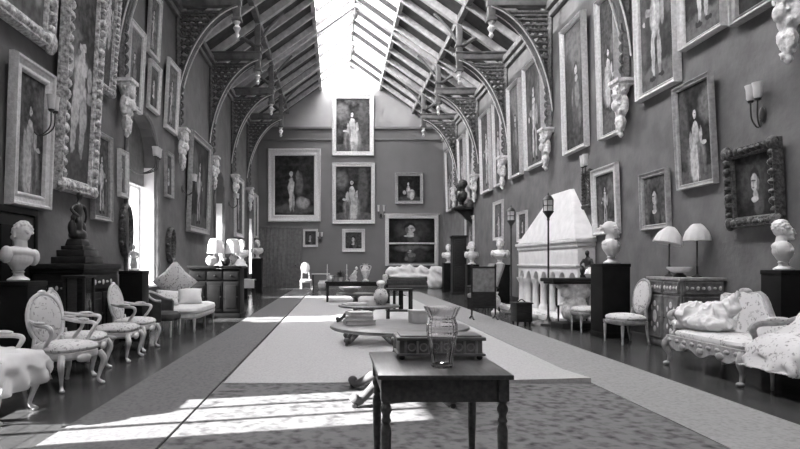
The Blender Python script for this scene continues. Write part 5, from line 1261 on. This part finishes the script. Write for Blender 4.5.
b.build('foliage', 'leaf', t, smooth=False)
t = thing('vase', 'tall pale two-handled vase on the long far table', 'vase', (0.95, 19.95, ZT))
b = MB(); b.lathe([(0.1, 0), (0.11, 0.03), (0.06, 0.08), (0.13, 0.25), (0.16, 0.36), (0.1, 0.48), (0.07, 0.54), (0.11, 0.6), (0.1, 0.6), (0.06, 0.54)], n=18); b.build('vase_body', 'china_pattern', t)
for s in (-1, 1):
    b = MB(); b.tube([(s * 0.08, 0, 0.54), (s * 0.18, 0, 0.5), (s * 0.15, 0, 0.38)], 0.014, 6); b.build('handle', 'china_pattern', t)
t = thing('statuette', 'white leaning statuette on the long far table', 'figurine', (0.55, 20.1, ZT))
b = MB(); b.box((0, 0, 0.03), (0.24, 0.16, 0.06), 0.01); b.build('base', 'marble', t)
b = MB(); b.ell((0.0, 0, 0.14), (0.13, 0.08, 0.1)); b.tube([(-0.02, 0, 0.15), (0.05, 0, 0.27), (0.08, 0, 0.36)], [0.08, 0.07, 0.06]); b.ell((0.1, -0.01, 0.44), (0.05, 0.05, 0.06)); b.tube([(0.06, -0.03, 0.34), (-0.04, -0.1, 0.24), (-0.1, -0.06, 0.17)], [0.03, 0.025, 0.02]); b.tube([(-0.05, 0, 0.12), (-0.15, -0.03, 0.1)], [0.05, 0.03])
b.blob(0.014, 2); b.build('figure', 'marble', t)
b = MB(); b.lathe([(0.06, 0), (0.1, 0.05), (0.12, 0.12), (0.1, 0.18), (0.11, 0.2), (0.09, 0.18), (0.05, 0.03)], (-0.22, 20.0, ZT), 16); tag(b.build('bowl', 'china'), 'round white bowl at the left end of the long far table', 'bowl')
for k, x in enumerate((-0.33, 0.33)):
    t = thing('candlestick', ('slim pale candlestick at the left end of the long far table', 'slim pale candlestick in the middle of the long far table')[k], 'candlestick', (x, 20.32, ZT), 0, 'candlesticks on the long far table')
    b = MB(); b.lathe([(0.07, 0), (0.07, 0.02), (0.02, 0.05), (0.02, 0.18), (0.035, 0.2), (0.018, 0.23), (0.018, 0.36), (0.04, 0.39)], n=12); b.build('stem', 'gilt', t)
    b = MB(); b.lathe([(0.013, 0.385), (0.012, 0.56), (0.003, 0.575)], n=8); b.build('candle', 'china', t)
# far end: white chair, low table, sofa with sheets
make_chair('white chair standing against the end wall beside the dark door', (-1.55, 30.2, 0), 0.2, 'straight', False, 'painted', 'white_cloth', None, 'side_chair', w=0.62, d=0.56, bh=1.35)  # plain white paint and linen, nothing on the chair emits
t = thing('side_table', 'small far table with pale edge beside the white chair', 'table', (-0.8, 29.6, 0))
b = MB(); b.box((0, 0, 0.76), (0.9, 0.5, 0.05), 0.01); b.build('tabletop', 'painted', t)
for sx in (-1, 1):
    for sy in (-1, 1):
        b = MB(); b.lathe([(0.02, 0), (0.035, 0.74)], (sx * 0.38, sy * 0.2, 0), 8); b.build('leg', 'dark_wood', t)
b = MB(); b.lathe([(0.12, 0), (0.2, 0.12), (0.22, 0.3), (0.14, 0.42), (0.16, 0.45), (0.12, 0.42)], (-0.72, 29.2, 0.004), 16); tag(b.build('jar', 'china'), 'white floor jar in front of the small far table', 'jar')
t = thing('sofa', 'long dark sofa against the end wall under white sheets', 'sofa', (4.0, 31.1, 0))
b = MB(); b.box((0, -0.05, 0.33), (3.0, 0.9, 0.3), 0.06); b.build('seat', 'dark_cloth', t)
b = MB(); b.box((0, 0.42, 0.62), (3.0, 0.2, 0.6), 0.08); b.build('backrest', 'dark_cloth', t)
for s in (-1, 1):
    b = MB(); b.box((s * 1.5, -0.02, 0.46), (0.24, 0.95, 0.5), 0.09); b.build('arm', 'floral_dark' if s < 0 else 'dark_cloth', t)
    for yy in (-0.4, 0.4):
        b = MB(); b.lathe([(0.03, 0), (0.045, 0.2)], (s * 1.42, yy, 0), 8); b.build('leg', 'dark_wood', t)
crumple('white sheet heaped along the back of the far sofa', (3.9, 31.2, 0.5), 0, [((-0.9, 0.1, 0.3), (0.5, 0.28, 0.34)), ((-0.2, 0.1, 0.34), (0.6, 0.3, 0.38)), ((0.5, 0.1, 0.3), (0.5, 0.3, 0.36)), ((-0.1, -0.15, 0.1), (1.1, 0.2, 0.14))], 0.05, 0.1, seed=4, freq=2.4)
crumple('white sheet hanging over the right arm of the far sofa to the floor', (5.05, 30.5, 0.01), 0, [((0, 0, 0.45), (0.5, 0.22, 0.5)), ((0.1, 0.15, 0.85), (0.5, 0.35, 0.3)), ((-0.3, 0, 0.3), (0.2, 0.18, 0.32)), ((0.35, 0, 0.7), (0.3, 0.22, 0.35))], 0.045, 0.1, seed=6, freq=2.6)

# ================================================================= WALL SCONCES
def sconce(label, side, y, z, reach=0.35, n=2, shade=True, group=None, spread=0.13, swing=0.0, hs=0.15):
    loc, rz = {'L': ((XL + 0.004, y, z), PI / 2), 'R': ((XR - 0.004, y, z), -PI / 2)}[side] if side != 'F' else ((y, YF - 0.004, z), 0)
    t = thing('wall_sconce', label, 'sconce', loc, rz, group or 'wall sconces')
    b = MB(); b.ell((0, -0.02, -0.25), (0.06, 0.02, 0.11), 12); b.build('back_plate', 'bronze', t)
    for k in range(n):
        x = swing + (k - (n - 1) / 2) * spread
        b = MB(); b.tube([(0, -0.03, -0.28), (x * 0.3, -reach * 0.45, -0.42), (x * 0.8, -reach * 0.95, -0.3), (x, -reach, -0.06)], 0.01, 7); b.lathe([(0.03, -0.08), (0.045, -0.05), (0.02, -0.04)], (x, -reach, 0), 10)
        a = b.build('arm', 'bronze', t)
        b = MB(); b.lathe([(0.035, -0.05), (0.05, -0.02), (0.055, hs * 0.6), (0.07, hs), (0.06, hs)], (x, -reach, 0), 14); b.build('lamp_shade', 'shade', a)
    return t
sconce('two-shaded bronze sconce above the heavily carved dark picture', 'R', 8.08, 3.55, 0.13, 2, spread=0.14, hs=0.16)
sconce('tall pale-shaded sconce just right of the fireplace hood, above the upright portrait', 'R', 13.35, 3.5, 0.25, 2, spread=0.16, hs=0.2)
sconce('pale-shaded sconce beside the topmost leftmost portrait, arm curving out', 'L', 8.35, 3.5, 0.3, 2, spread=0.12, swing=0.1)
sconce('pale-shaded sconce with long curved arm before the bright arched window', 'L', 12.2, 3.55, 0.55, 3, spread=0.13, swing=0.3)
sconce('small pale sconce beside the big wide portrait on the left', 'L', 16.6, 3.6, 0.35, 2)
sconce('small pale sconce between the far left windows', 'L', 23.8, 3.9, 0.35, 2)
sconce('white-shaded sconce at upper left corner of the two-tier dark picture', 'F', fx(381), fz(211), 0.25, 2, hs=0.3, spread=0.3)
sconce('small pale sconce low on the end wall, left of the small white-framed portrait', 'F', fx(320), fz(236), 0.2, 2, spread=0.2, hs=0.2)

# ================================================================= LIGHT AND CAMERA
w = bpy.data.worlds.new('World'); S.world = w; w.use_nodes = True
nt = w.node_tree; bg = nt.nodes['Background']; bg.inputs['Color'].default_value = (1.0, 0.995, 1.0, 1); bg.inputs['Strength'].default_value = 3.0
sun = bpy.data.lights.new('sun', 'SUN'); sun.energy = 32.0; sun.angle = math.radians(0.6); sun.color = (1, 0.99, 0.99)
so = bpy.data.objects.new('sun', sun); COL.objects.link(so)
sd = Vector((1, 0.25, -0.55)).normalized(); so.rotation_euler = sd.to_track_quat('-Z', 'Y').to_euler(); so.location = (-12, 10, 8)
for i, (a0, a1) in enumerate(WINS):   # daylight portals in the window openings
    l = bpy.data.lights.new('window_daylight', 'AREA'); l.shape = 'RECTANGLE'; l.size = 3.1 - SILL; l.size_y = a1 - a0
    l.cycles.is_portal = True
    o = bpy.data.objects.new('window_daylight', l); COL.objects.link(o); o.location = (XL - 0.36, (a0 + a1) / 2, (SILL + 3.1) / 2); o.rotation_euler = (0, -PI / 2, 0)
cam = bpy.data.cameras.new('camera'); co = bpy.data.objects.new('camera', cam); COL.objects.link(co); S.camera = co
co.location = (0, 0, EYE); co.rotation_euler = (PI / 2, 0, 0)
cam.sensor_width = 36; cam.lens = 27.0; cam.shift_x = (400 - 337) / 800; cam.shift_y = (263 - 224.5) / 800
cam.clip_start = 0.05; cam.clip_end = 200
S.view_settings.view_transform = 'Standard'; S.view_settings.look = 'None'; S.view_settings.gamma = 1; S.view_settings.exposure = 0.68
S.cycles.max_bounces = 10; S.cycles.diffuse_bounces = 5; S.cycles.sample_clamp_indirect = 8; S.cycles.use_denoising = True
